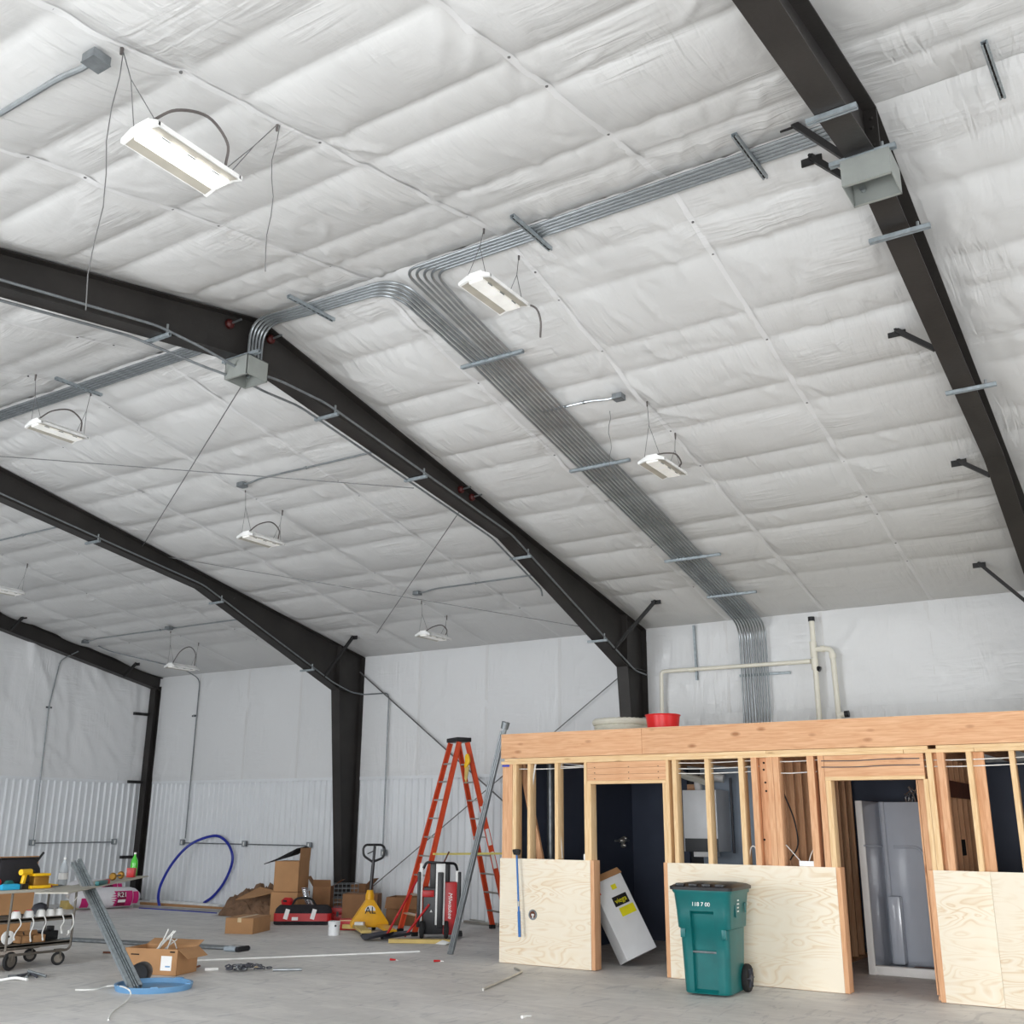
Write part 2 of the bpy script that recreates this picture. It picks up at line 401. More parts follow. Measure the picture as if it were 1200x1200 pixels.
def strokes(H, x0, y0, dx, dy, n, gen):
    """add fabric folds: short raised ridges to the height field H[x,y]"""
    nx, ny = H.shape
    for _ in range(n):
        cx, cy, a, ln, wd, am = gen()
        R = ln*1.6
        i0, i1 = max(0, int((cx-R-x0)/dx)), min(nx, int((cx+R-x0)/dx)+2); j0, j1 = max(0, int((cy-R-y0)/dy)), min(ny, int((cy+R-y0)/dy)+2)
        if i1 <= i0 or j1 <= j0: continue
        X = x0+dx*np.arange(i0, i1)[:, None]-cx; Y = y0+dy*np.arange(j0, j1)[None, :]-cy
        u = X*math.cos(a)+Y*math.sin(a); v_ = -X*math.sin(a)+Y*math.cos(a)
        H[i0:i1, j0:j1] += am*np.exp(-(u/ln)**2*2)*np.exp(-((v_-.12*u*u/ln)/wd)**2)

LINES = [0, .53, .96, 1.83, 2.28, 3.03, 3.46, 4.29, 4.75, 5.65, 6.12, 6.98, 7.56, 9.01]
ceil = struct('ceiling')
def sag(d):
    s = np.zeros_like(d)
    for a, b in zip(LINES[:-1], LINES[1:]):
        k = (d >= a) & (d < b); t = (d[k]-a)/(b-a); dep = .07 if b-a > .6 else .032
        s[k] = dep*(1-np.abs(2*t-1)**2.2)**.68
    return s
pins = []                                           # fasteners on the seams
def roof_panel(xa, xb, side, cell, near):
    W_ = 9.01; nx = int((xb-xa)/cell)+1; ny = int(W_/cell)+1
    xs = np.linspace(xa, xb, nx); ds = np.linspace(0, W_, ny); dx = xs[1]-xs[0]; dy = ds[1]-ds[0]
    q = (xb-xa)/4; t = ((xs-xa)/q) % 1.0; seam = 1-np.abs(2*t-1)**7
    H = -sag(ds)[None, :]*(.25+.75*seam[:, None])
    ph = rng.uniform(0, 6, 4)
    H *= 1+.25*np.sin(xs[:, None]*1.3+ph[0])*np.sin(ds[None, :]*.9+ph[1])
    def gen_pin():                                   # folds radiating from pinned points on the seams
        k = rng.integers(0, 5); l = LINES[rng.integers(1, len(LINES)-1)]
        a = rng.normal(pi/2, .5); ln = rng.uniform(.12, .4); s_ = rng.choice([-1, 1])
        return xa+k*q+s_*ln*math.cos(a)*.8, l+s_*ln*math.sin(a)*.8, a, ln, rng.uniform(.02, .045), rng.uniform(-.022, .016)
    def gen_ridge():                                 # gathered folds hanging down the slope beside the ridge and the strips
        l = rng.choice([0., .53, .96, 1.83, 2.28, 3.03, 4.29, 5.65, 6.98], p=[.25, .18, .17, .1, .1, .06, .05, .05, .04]); ln = rng.uniform(.1, .35)
        return rng.uniform(xa, xb), l+rng.uniform(0, .5), rng.normal(pi/2-.25, .3), ln, rng.uniform(.02, .045), rng.uniform(-.02, .015)
    def gen_long():                                  # long slack folds nearly parallel to the ridge
        ln = rng.uniform(.3, .9)
        return rng.uniform(xa, xb), rng.uniform(0, W_), rng.normal(0, .25), ln, rng.uniform(.03, .06), rng.uniform(-.008, .008)
    f = 1. if near else .6
    strokes(H, xa, 0, dx, dy, int(330*f), gen_pin); strokes(H, xa, 0, dx, dy, int(420*f), gen_ridge); strokes(H, xa, 0, dx, dy, int(70*f), gen_long)
    edge = np.minimum(xs-xa, xb-xs)[:, None]; H *= np.clip(edge/.35, .12, 1)
    H *= np.clip((W_-ds)[None, :]/.15, .1, 1)
    P = np.zeros((nx, ny, 3)); P[..., 0] = xs[:, None]; P[..., 1] = RY+side*ds[None, :]; P[..., 2] = RZ-SL*ds[None, :]+H
    grid_mesh('liner_panel', P, 'roof_liner', ceil)
    for k in range(0 if xa < -19 else 1, 4):                             # welded seam strips that run down the slope
        i = int(round(k*q/dx)); x = xs[i]
        if k == 0: continue
        Q = np.zeros((2, ny//2, 3)); sl = slice(0, 2*(ny//2), 2)
        for r_, o in enumerate((-.028, .028)):
            Q[r_, :, 0] = x+o; Q[r_, :, 1] = RY+side*ds[sl]; Q[r_, :, 2] = RZ-SL*ds[sl]+H[i, sl]-.006
        grid_mesh('seam_strip', Q, 'seam_tape', ceil)
        for l in LINES[1:-1]:
            pins.append((x, RY+side*(l+.02), RZ-SL*l-.012-.55*0))
for xa, xb, cell, near in ((-19.97, -13.75, .055, 0), (-13.75, -7.6, .045, 1), (-7.6, -1.37, .034, 1), (-1.37, 4.8, .05, 1), (4.8, 10.9, .15, 0)):
    for side in (1, -1): roof_panel(xa, xb, side, cell if not (side == -1 and xa < -13) else .08, near)
mb = MB()
for p in pins: mb.lathe([(.011, -.006), (.011, .004)], p, 6, smooth=False)
part(ceil, 'fasteners', mb, 'wire', kind='stuff')

# --- ribbed steel sheets of the wainscot (one sheet = six ribs), shared by both walls
def sheet_mesh():
    pitch = .1524; prof = []
    for k in range(6):
        x = k*pitch
        prof += [(x, 0), (x+.055, 0), (x+.075, -.028), (x+.103, -.028), (x+.123, 0)]
    prof.append((.9144, 0)); mb_ = MB()
    vs = [(x, y, z) for z in (0, WAIN) for x, y in prof]; n = len(prof)
    mb_.add(vs, [(i, i+1, n+i+1, n+i) for i in range(n-1)]); return mb_.mesh('wall_sheet', 'white_sheet')
SHEET = sheet_mesh()

def wall_grid(ca, cb, za, zb, cell, place, seamgap, wrinkles):
    nu = int((cb-ca)/cell)+1; nv = int((zb-za)/cell)+1; us = np.linspace(ca, cb, nu); vs = np.linspace(za, zb, nv)
    t = ((us-ca)/seamgap) % 1.0; H = np.tile((-.03*(1-np.abs(2*t-1)**3))[:, None], (1, nv))
    H *= np.clip((zb-vs)[None, :]/.2, 0, 1)*np.clip((vs-za)[None, :]/.15, .2, 1)
    strokes(H, ca, za, us[1]-us[0], vs[1]-vs[0], wrinkles[0], wrinkles[1])
    return place(us[:, None]+0*vs[None, :], vs[None, :]+0*us[:, None], H)

wall = struct('wall_side')
def g_side(): 
    return rng.uniform(XL, -1), rng.uniform(2.5, 4.7), rng.normal(pi/2-.4, .7), rng.uniform(.1, .5), rng.uniform(.025, .06), rng.uniform(-.022, .012)
def g_gather():                                      # small vertical gathers where the film meets the lower band
    return rng.uniform(-7.5, 3), rng.uniform(2.85, 3.35), rng.normal(pi/2+.1, .25), rng.uniform(.12, .35), rng.uniform(.02, .035), rng.uniform(-.016, .006)
def put_side(u, v_, H):
    P = np.zeros(u.shape+(3,)); P[..., 0] = u; P[..., 1] = YW-.03+H; P[..., 2] = v_; return P
grid_mesh('film_panel', wall_grid(XL, -7.6, WAIN, ZE, .05, put_side, 1.54, (150, g_side)), 'wall_liner', wall)
grid_mesh('film_panel', wall_grid(-7.6, XR, 0, ZE, .05, put_side, 1.55, (260, g_side)), 'wall_liner', wall)
Pg = wall_grid(-7.6, 3.2, 2.6, 3.32, .04, put_side, .25, (240, g_gather)); Pg[..., 1] -= .05
grid_mesh('gathered_film', Pg, 'wall_liner', wall)
for k in range(14):
    o = link('wall_sheet', SHEET, wall, (XL+k*.9144, YW, 0))
mb = MB(); mb.bb((XL, YW-.05, WAIN-.02), (-7.6, YW-.026, WAIN+.035)); part(wall, 'cap_trim', mb, 'white_sheet')
for k in range(1, 13):
    if k % 4 == 0: continue
    x = XL+k*1.54; mb = MB(); mb.bb((x-.03, YW-.037, WAIN+.03), (x+.03, YW-.031, ZE-.02)); part(wall, 'seam_strip', mb, 'seam_tape')
mb = MB(); mb.bb((XL-.2, YW+.02, 0), (XR+.2, YW+.14, ZE+.05)); part(wall, 'outer_skin', mb, 'wall_outer')

endw = struct('wall_end')
def put_end(u, v_, H):
    top = RZ-SL*np.abs(u-RY)
    P = np.zeros(u.shape+(3,)); P[..., 0] = XL+.03-H; P[..., 1] = u; P[..., 2] = WAIN+(v_-WAIN)/(ZE-WAIN)*(top-WAIN); return P
def g_end():
    return rng.uniform(9, 15.7), rng.uniform(2.5, 4.7), rng.normal(pi-.85, .35), rng.uniform(.25, .9), rng.uniform(.04, .09), rng.uniform(-.026, .012)
grid_mesh('film_panel', wall_grid(YB, YW, WAIN, ZE, .05, put_end, 1.6, (170, g_end)), 'wall_liner', endw)
for k in range(20):
    o = link('wall_sheet', SHEET, endw, (XL, YW-.04-k*.9144, 0)); o.rotation_euler = (0, 0, -pi/2); o.scale = (1, -1, 1)
mb = MB(); mb.bb((XL+.026, YB, WAIN-.02), (XL+.05, YW, WAIN+.035)); part(endw, 'cap_trim', mb, 'white_sheet')
mb = MB(); mb.prism([(XL-.14, YB-.2, 0), (XL-.14, YW+.2, 0), (XL-.14, YW+.2, ZE), (XL-.14, RY, RZ+.05), (XL-.14, YB-.2, ZE)], (.12, 0, 0)); part(endw, 'outer_skin', mb, 'wall_outer')

# walls behind the camera, with the open overhead doors that let the daylight in
back = MB()
for a, b, z0, z1 in ((XL, -13.0, 0, ZE), (-8.2, -3.0, 0, ZE), (1.8, XR, 0, ZE), (-13.0, -8.2, 4.1, ZE), (-3.0, 1.8, 2.9, ZE)):
    back.bb((a, YB-.12, z0), (b, YB, z1))
struct('wall_back', back, 'wall_outer')
rw = MB()
rw.prism([(XR, YB, 0), (XR, 3.4, 0), (XR, 3.4, 4.4), (XR, 10.1, 4.4), (XR, 10.1, 0), (XR, YW, 0), (XR, YW, ZE), (XR, RY, RZ), (XR, YB, ZE)], (.12, 0, 0))
struct('wall_right', rw, 'wall_outer')
ro = MB()                                            # roof deck above the liner
for s_ in (1, -1): ro.prism([(XL-.2, RY, RZ+.12), (XR+.2, RY, RZ+.12), (XR+.2, RY+s_*9.3, RZ+.12-SL*9.3), (XL-.2, RY+s_*9.3, RZ+.12-SL*9.3)], (0, 0, .05))
part(ceil, 'roof_deck', ro, 'wall_outer')

# ------------------------------------------------------------------ steel frames
BOT = [(0, .48), (4.75, .26), (8.25, .87)]           # depth of the rafter below the roof plane against distance from the ridge
def zbot(y):
    d = abs(y-RY)
    for (a, da), (b, db) in zip(BOT[:-1], BOT[1:]):
        if d <= b: return roofz(y)-(da+(db-da)*(d-a)/(b-a))
    return roofz(y)-BOT[-1][1]
KN = 8.25                                            # inner face of the column at the knee, from the ridge
def frame(X, label, braces, anchors=(), end=False):
    t = thing('steel_frame', label, 'steel frame', (X, RY, 0), 0, 'steel roof frames')
    for s_ in (1, -1):
        Y = lambda d: RY+s_*d
        zk = zbot(Y(KN)); cin0 = 8.67; cout = 8.96
        if end: zk = roofz(Y(KN))-.42; cin0 = 8.32; 
        mb = MB()
        if end: poly = [(0, RZ-.02), (8.97, roofz(Y(8.97))-.01), (8.97, roofz(Y(8.97))-.30), (0, RZ-.36)]
        else: poly = [(0, RZ-.02), (8.97, roofz(Y(8.97))-.01), (8.97, zk), (8.25, zk), (4.75, roofz(Y(4.75))-.26), (0, RZ-.48)]
        mb.prism([(X-.006, Y(d), z) for d, z in poly], (.012, 0, 0))
        lowline = [(0, RZ-.36), (8.97, roofz(Y(8.97))-.30)] if end else [(0, RZ-.48), (4.75, roofz(Y(4.75))-.26), (8.25, zk)]
        for (d0, z0), (d1, z1) in zip(lowline[:-1], lowline[1:]): mb.beam((X, Y(d0), z0), (X, Y(d1), z1), .2, .014)
        mb.beam((X, Y(0), RZ-.03), (X, Y(8.97), roofz(Y(8.97))-.03), .2, .012)
        part(t, 'rafter', mb, 'frame_steel', True)
        mb = MB()
        if end:
            zc = roofz(Y(8.8))-.25
            mb.bb((X-.006, Y(8.80), 0), (X+.006, Y(8.96), zc)); mb.bb((X-.09, Y(8.795), 0), (X+.09, Y(8.809), zc)); mb.bb((X-.09, Y(8.95), 0), (X+.09, Y(8.964), zc))
        else:
            mb.prism([(X-.006, Y(d), z) for d, z in ((cin0, 0), (cout, 0), (cout, zk), (KN, zk))], (.012, 0, 0))
            mb.beam((X, Y(cin0), 0), (X, Y(KN), zk), .2, .014, (0, s_, 0)); mb.bb((X-.1, Y(cout)-.007, 0), (X+.1, Y(cout)+.007, roofz(Y(cout))-.03))
        part(t, 'column', mb, 'frame_steel', True)
        mb = MB(); mb.bb((X-.15, Y(8.55 if not end else 8.75), 0), (X+.15, Y(cout if not end else 8.97), .018)); part(t, 'base_plate', mb, 'frame_steel', True)
        if not end:
            mb = MB(); mb.bb((X-.1, Y(KN)-.008, zk), (X+.1, Y(KN)+.008, roofz(Y(KN))-.03)); part(t, 'knee_stiffener', mb, 'frame_steel', True)
            mb = MB(); mb.bb((X-.1, Y(KN), zk-.008), (X+.1, Y(cout), zk+.008)); part(t, 'knee_stiffener', mb, 'frame_steel', True)
            for k in range(4):
                mb = MB(); zz = zk+.12+k*.2
                mb.lathe([(.018, 0), (.018, .03)], (X+.006, Y(KN+.09), zz), 6, Matrix.Rotation(pi/2, 3, 'Y'), False); part(t, 'bolt', mb, 'frame_steel', True)
    mb = MB(); mb.bb((X-.1, RY-.016, RZ-.52), (X+.1, RY+.016, RZ-.03)); part(t, 'ridge_plate', mb, 'frame_steel', True)
    for zz in (RZ-.44, RZ-.34, RZ-.2, RZ-.12):
        mb = MB(); mb.tube([(X+.06, RY-.045, zz), (X+.06, RY+.045, zz)], .016, 6, smooth=False); part(t, 'bolt', mb, 'frame_steel', True)
    for a, b in braces:                              # flange braces: flat bar from the lower flange up to a clip on the purlin
        mb = MB(); a = V(a); b = V(b); up = V((1, 0, 0)) if abs((b-a).normalized().x) < .5 else V((0, 1, 0))
        mb.beam(a, b, .045, .05, V((0, 1, 0)))
        br = part(t, 'flange_brace', mb, 'black_steel', True)
        mb = MB(); mb.box(a+V((0, .02, .01)), (.16, .014, .13)); mb.box(a+V((0, .06, .07)), (.16, .09, .012)); mb.lathe([(.014, 0), (.014, .02)], a+V((0, -.012, 0)), 8, Matrix.Rotation(pi/2, 3, 'X'), False)
        link('clip_plate', mb.moved(world_of(t).inverted()).mesh('clip_plate', 'black_steel'), br)
    for p in anchors:                                # red washers with the ends of the brace rods
        mb = MB(); p = V(p); mb.lathe([(.05, 0), (.05, .03), (.03, .05)], p, 12, Matrix.Rotation(pi/2, 3, 'Y'))
        an = part(t, 'rod_washer', mb, 'red_bolt', True)
        mb = MB(); mb.tube([p, p+V((.16, .02, .02))], .012, 6); link('rod_end', mb.moved(world_of(t).inverted()).mesh('rod_end', 'galv'), an)
    return t
def brace_to(px, py, fx, side_x, off=.07, slope=1, run=.62):
    """clip under the purlin at a pixel, bar down to the flange edge of the frame"""
    a = onroof(px, py, off, slope); return a, V((fx+side_x*.1, a.y, zbot(a.y)+.02))
f1b = [brace_to(925, 142, FX[0], -1, .05), brace_to(950, 184, FX[0], -1, .05), brace_to(1050, 387, FX[0], -1), brace_to(1123, 540, FX[0], -1), brace_to(1147, 660, FX[0], -1)]
frame(FX[0], 'dark steel roof frame carrying the grey pull box and five bar braces', f1b)
f2b = [brace_to(768, 704, FX[1], 1)]
frame(FX[1], 'dark steel roof frame with conduits along its flange, its column rising behind the timber room', f2b,
      [onX(268, 380, FX[1]+.01), onX(316, 398, FX[1]+.01), onX(539, 574, FX[1]+.01), onX(552, 583, FX[1]+.01)])
f3b = [brace_to(414, 746, FX[2], 1)]
frame(FX[2], 'dark steel roof frame whose tapered column stands behind the yellow pallet jack', f3b)
def end_brace(px, py): a = onroof(px, py, .06); return a, V((FX[3]+.1, a.y, roofz(a.y)-.32))
fe = frame(FX[3], 'dark steel end frame with straight column in the corner against the gable wall', [end_brace(160, 777), end_brace(28, 722)], end=True)
for pxs, py in ((157, 836), (150, 916), (141, 1004.5)):                       # short wall braces from the corner column to the gable girts
    p = onX(pxs, py, XL+.09); mb = MB(); yr = RY+8.8
    mb.beam((XL+.09, p.y, p.z), (XL+.12, yr, p.z), .06, .06); part(fe, 'girt_brace', mb, 'black_steel', True)
mb = MB(); p = onY(385, 911, 15.4); mb.beam((FX[2]-.1, 15.25, p.z), (FX[2]-.55, YW-.06, p.z), .05, .05); part([o for o in C.objects if o.name.startswith('steel_frame')][2], 'girt_brace', mb, 'black_steel', True)

# ------------------------------------------------------------------ bracing rods
def rod(a, b, label, group=None, r=.0065):
    mb = MB(); mb.tube([a, b], r, 6); return one('brace_rod', mb, 'wire', label, 'brace rod', group)
rod(onX(300, 425, FX[1]-.12), onX(167, 640, FX[2]+.02), 'thin steel rod sloping from the ridge pull box to the frame beyond')
rod(onX(538, 600, FX[1]-.12), onX(424, 768, FX[2]+.02), 'thin steel rod sloping down to the knee of the tapered column')
rod(onX(197, 653, FX[2]+.02), onX(684, 735, FX[1]-.12), 'thin steel rod running along under the roof to the knee behind the room')
rod(onX(-60, 530, FX[2]+.02), onX(485, 572, FX[1]-.12), 'thin steel rod crossing the roof just below the ridge conduits')
rod((FX[2]+.06, 15.62, onY(428, 787, 15.62).z), (FX[1]-.12, 15.62, .15), 'thick wall brace rod falling from the tapered column top behind the ladder', r=.014)
rod((FX[1]-.06, 15.58, onY(731, 779, 15.6).z), (FX[2]+.12, 15.58, .15), 'thin wall brace rod rising behind the pallet jack to the far knee', r=.009)

# ================================================================== CONDUITS, BOXES, LIGHTS
def strut(a, b, label, group=None, w_=.041, slots=True):
    a = V(a); b = V(b); t = thing('strut_channel', label, 'strut channel', (a+b)/2, 0, group)
    mb = MB(); mb.channel(a, b, w_, .035, .004, (0, 0, -1)); part(t, 'channel', mb, 'strut_steel', True)
    if slots:
        mb = MB(); d = (b-a); n = max(3, int(d.length/.06)); u = d.normalized()
        for k in range(n): mb.beam(a+d*((k+.3)/n)+V((0, 0, -.002)), a+d*((k+.75)/n)+V((0, 0, -.002)), .014, .03)
        part(t, 'slots', mb, 'dark_hole', True, kind='stuff')
    return t
G_RIDGE = 'ridge conduits from the near pull box'; G_LEFT = 'ridge conduits from the far pull box'; G_FAR = 'ridge conduits beyond the second frame'
xr = lambda i: -5.52+.054*i; xl = lambda j: -5.79+.054*j
CR = .0140
def slope_and_wall(x, k):
    """down the roof slope, round the eave, down the wall behind the timber room"""
    xe = x*.93-.395 if False else -5.60+(x+5.52)*.86
    return [V((x, 7.3, roofz(7.3, .13))), V((x, 8.1, roofz(8.1, .12))), V((xe*.5+x*.5, 12., roofz(12., .12))), V((xe, 15.0, roofz(15.0, .12))), V((xe, 15.60, roofz(15.6, .16))), V((xe, 15.62, 4.2)), V((xe, 15.62, 2.6))]
for i in range(5):
    y = 6.63+.044*i; x = xr(i); tail = slope_and_wall(x, i)
    pts = arc([V((-1.39, y, 6.525)), V((x, y, 6.525)), V((x, 7.3+.02*i, roofz(7.3, .13)))], .16, 8)[:-1]
    pts += arc(tail, .22, 5)
    mb = MB(); mb.tube(pts, CR, 8)
    one('conduit', mb, 'galv', 'steel conduit from the bar-braced frame along the ridge and down the slope rack', 'conduit', G_RIDGE)
for j in range(5):
    y = 6.78-.042*j; x = xl(j); tail = slope_and_wall(x, j)
    zz = 6.515
    pts = arc([V((-7.42, y-.06, 6.06)), V((-7.42, y-.06, zz)), V((-6.9, y, zz)), V((x-.05, y+.06, zz)), V((x, 7.5-.02*j, roofz(7.5, .13)))], .28, 8)[:-1]
    pts += arc(tail[1:], .22, 5)
    mb = MB(); mb.tube(pts, CR, 8)
    one('conduit', mb, 'galv', 'steel conduit rising from the hung ridge box and turning down the slope rack', 'conduit', G_LEFT)
for j in range(5):
    y = 6.62+.044*j; mb = MB(); mb.tube([(FX[1]-.03, y, 6.50), (FX[3]+.2, y, 6.50)], CR, 8)
    one('conduit', mb, 'galv_dull', 'steel conduit running straight along the ridge past the far frames', 'conduit', G_FAR)
# hangers across the ridge bundle
for a, b, lb in (((860, 158), (897, 208), 'slotted strut hanger under the ridge conduits nearest the bar-braced frame'),
                 ((600, 253), (645, 292), 'slotted strut hanger under the ridge conduits above a white light'),
                 ((338, 347), (391, 375), 'slotted strut hanger under the ridge conduits next to the hung box'),
                 ((65, 443), (119, 463), 'slotted strut hanger under the ridge conduits past the second frame'),
                 ((1153, 50), (1175, 114), 'bare slotted strut hanger at the ridge with no conduits on it')):
    strut(onZ(*a, 6.49), onZ(*b, 6.49), lb)
# struts across the rack on the slope, with clamps
def rack_strut(a, b, lb, off=.095):
    A = onroof(*a, off); B = onroof(*b, off); ym = (A.y+B.y)/2; A.y = B.y = ym; A.z = B.z = roofz(ym, off)-.04
    t = strut(A, B, lb, slots=False)
    for k in range(10):
        x = xl(0)+.054*k; x = (-5.60+(x+5.52)*.86)*min(1, (ym-8)/7)+x*(1-min(1, (ym-8)/7)) if ym > 8 else x
        mb = MB(); mb.tube([(x+.019*math.cos(q), ym-.0, roofz(ym, .12)+.019*math.sin(q)) for q in [pi*1.9*m_/8+1 for m_ in range(9)]], .005, 4)
        part(t, 'clamp', mb, 'strut_steel', True)
rack_strut((541, 427), (613, 407), 'strut bar clamping the slope rack just below the ridge bend')
rack_strut((668, 549), (738, 535), 'strut bar clamping the slope rack beside a hung white light')
rack_strut((780, 656), (843, 645), 'strut bar clamping the lower half of the slope rack')
rack_strut((829, 697), (886, 690), 'strut bar clamping the slope rack last before the eave')
strut(onY(867, 792, 15.66), onY(926, 788, 15.66), 'strut bar clamping the conduit rack on the wall above the timber room', slots=False)
strut(onY(813, 733, 15.66), onY(817, 797, 15.66), 'upright slotted strut on the white wall crossed by the plastic pipe')

def pull_box(x0, x1, y0, y1, z0, z1, label):
    t = thing('pull_box', label, 'junction box', ((x0+x1)/2, (y0+y1)/2, z0)); mb = MB(); k = .006
    mb.bb((x0, y0, z1-k), (x1, y1, z1)); mb.bb((x0, y0, z0), (x0+k, y1, z1)); mb.bb((x1-k, y0, z0), (x1, y1, z1)); mb.bb((x0, y0, z0), (x1, y0+k, z1)); mb.bb((x0, y1-k, z0), (x1, y1, z1))
    part(t, 'box_shell', mb, 'box_grey', True)
    mb = MB(); mb.bb((x0, y0+k, z0), (x1, y0+.025, z0+.004)); mb.bb((x0, y1-.025, z0), (x1, y1-k, z0+.004)); part(t, 'lip', mb, 'box_grey', True)
    mb = MB(); mb.lathe([(.02, 0), (.02, .03)], (x0+.08, y1-.035, (z0+z1)/2), 8, Matrix.Rotation(pi/2, 3, 'X')); part(t, 'connector', mb, 'galv', True)
    return t
pull_box(-7.6, -7.29, 6.43, 6.71, 5.85, 6.06, 'open grey pull box hung under the ridge with conduits dropping into it')
pull_box(-1.49, -1.16, 6.44, 6.75, 5.86, 6.06, 'open grey pull box hung under the frame with bar braces')
G_FS = 'struts under the near frame'
for a, b in (((944, 143), (1005, 125)), ((972, 195), (1050, 170)), ((1018, 283), (1091, 265)), ((1108, 461), (1168, 450))):
    c = onX((a[0]+b[0])/2, (a[1]+b[1])/2, FX[0]); z = zbot(c.y)-.035
    A = onZ(*a, z); B = onZ(*b, z); ym = (A.y+B.y)/2
    t = strut((A.x, ym, z), (B.x, ym, z), {944: 'bright strut bolted under the near frame just before the grey box', 972: 'bright strut lying over the top of the box on the near frame', 1018: 'bright strut under the near frame just past the grey box', 1108: 'bright strut under the near frame down its slope towards the wall'}[a[0]], slots=False)
    mb = MB(); mb.lathe([(.012, 0), (.012, .06)], (B.x-.09, ym, z), 8); part(t, 'bolt', mb, 'galv', True)
strut((-7.72, 6.5, 6.09), (-7.2, 6.5, 6.09), 'short strut carrying the hung ridge box', slots=False)

def flange_run(fx, side, ys, dz, head, tailp, label, material='galv_dull', r=.013):
    pts = list(head)+[V((fx+side*.125, y, zbot(y)+dz)) for y in ys]+list(tailp)
    mb = MB(); mb.tube(arc(pts, .12, 4), r, 8); return one('conduit', mb, material, label, 'conduit')
flange_run(FX[1], 1, [-1.8, 2.0, 4.2, 5.5], .04, [], [V((-7.47, 6.0, 6.0)), V((-7.46, 6.44, 5.96))], 'conduit along the near flange edge leading into the hung ridge box')
flange_run(FX[1], 1, [7.75, 9.5, 11.5, 13., 14.8], .03, [V((-7.36, 6.71, 5.95)), V((-7.40, 7.0, 6.0))], [V((-7.47, 15.2, 4.02)), V((-7.47, 15.6, 4.0))], 'conduit along the near flange edge from the hung ridge box down to the knee')
flange_run(FX[1], -1, [2.5, 4.2, 5.4], -.025, [], [V((-7.62, 6.2, 5.9)), V((-7.58, 6.44, 5.9))], 'conduit under the hidden flange edge leading up to the hung box')
flange_run(FX[1], -1, [7.6, 9.5, 11.4, 12.7], -.03, [V((-7.55, 6.71, 5.9)), V((-7.62, 7.0, 5.93))], [V((-7.8, 12.85, zbot(12.85)-.03))], 'conduit under the hidden flange edge ending in an elbow before the knee')
pw = onY(455, 815, 15.62)
flange_run(FX[2], 1, [3.0, 7.0, 11.5, 13., 14.8], .03, [], [V((FX[2]+.125, 15.3, 4.05)), V((FX[2]+.16, 15.62, 4.03)), V((pw.x, 15.64, 4.03)), V((pw.x, 15.64, 1.12))], 'conduit on the tapered-column frame dropping down the wall behind the pallet jack')
def flange_clip(fx, px, py, label):
    c = onX(px, py, fx); z = zbot(c.y)-.028; t = strut((fx-.17, c.y, z), (fx+.17, c.y, z), label, 'flange clips', .035, False)
    mb = MB(); mb.tube([(fx+.125, c.y, z), (fx+.125, c.y, z+.11)], .012, 6); part(t, 'clamp_bolt', mb, 'galv', True)
for px, py, lb in ((185, 395, 'on the rafter before the hung ridge box'), (383, 483, 'first past the hung ridge box'), (487, 566, 'midway down the rafter by two red washers'), (610, 657, 'where the rafter begins to deepen'), (700, 752, 'at the knee above the timber room')):
    flange_clip(FX[1], px, py, 'short strut clip under the second frame, '+lb)
for px, py, lb in ((108, 640, 'high on the rafter'), (253, 712, 'where the rafter begins to deepen'), (360, 785, 'at the knee')):
    flange_clip(FX[2], px, py, 'short strut clip under the tapered-column frame, '+lb)

def ceiling_box(p, label, d=.11, h=.055):
    t = thing('junction_box', label, 'junction box', p); mb = MB(); mb.box((0, 0, 0), (d, d, h)); part(t, 'box', mb, 'galv_dull', bevel=.004)
    mb = MB(); mb.box((0, 0, -h/2-.003), (d*1.04, d*1.04, .006)); part(t, 'cover_plate', mb, 'galv_dull'); return t
def branch(box_px, end, side, lb, off=.12, r=.0135):
    """a small box under the liner with the conduit that feeds it, run parallel to the ridge"""
    p = onroof(*box_px, off, side); ceiling_box(p, 'small square steel box under the roof film '+lb)
    q = V((end, p.y, p.z-.01)) ; s_ = 1 if end > p.x else -1
    pts = [p+V((s_*.05, 0, 0)), p+V((s_*.14, .0, 0)), p+V((s_*.34, 0, .03)), V((end, p.y, p.z+.03))]
    mb = MB(); mb.tube(arc(pts, .1, 4), r, 8); o = one('conduit', mb, 'galv', 'single conduit feeding the small steel box '+lb, 'conduit')
    t = thing('conduit_strap', 'small strap holding the conduit of the box '+lb, 'strap', (end*.45+p.x*.55, p.y, p.z+.03)); mb = MB(); mb.box((0, 0, .0), (.03, .075, .008)); part(t, 'strap_plate', mb, 'galv')
    mb = MB(); mb.tube([(0, .02*math.cos(a), .02*math.sin(a)) for a in [2*pi*k/8 for k in range(9)]], .004, 4); part(t, 'strap_loop', mb, 'galv')
branch((113, 70), FX[1]+.05, -1, 'near the biggest lit light', r=.017)
branch((725, 465), -5.6, 1, 'beside the slope rack')
branch((284, 568), FX[1]-.15, 1, 'on the third-frame slope above a light')
branch((489, 695), FX[1]-.15, 1, 'nearest the eave between second and third frames')
branch((-25, 641), FX[2]-.15, 1, 'half out of view in the far bay')
branch((100, 752), FX[2]-.15, 1, 'in the far corner bay')
pb = onroof(198, 736, .11); ceiling_box(pb, 'small square steel box midway along the far corner conduit')
a = onroof(115, 757, .05); b = V((a.x, 15.66, roofz(15.6, .06)))
cside = onY(234, 800, YW-.07)
mb = MB(); mb.tube(arc([a, V((a.x+.0, a.y+.3, roofz(a.y+.3, .06))), V((cside.x, 15.2, roofz(15.2, .07))), V((cside.x, YW-.07, 4.66)), V((cside.x, YW-.07, 1.28))], .15, 5), .0125, 8)
one('conduit', mb, 'galv_dull', 'conduit coming off the far roof and dropping down the side wall near the corner', 'conduit')
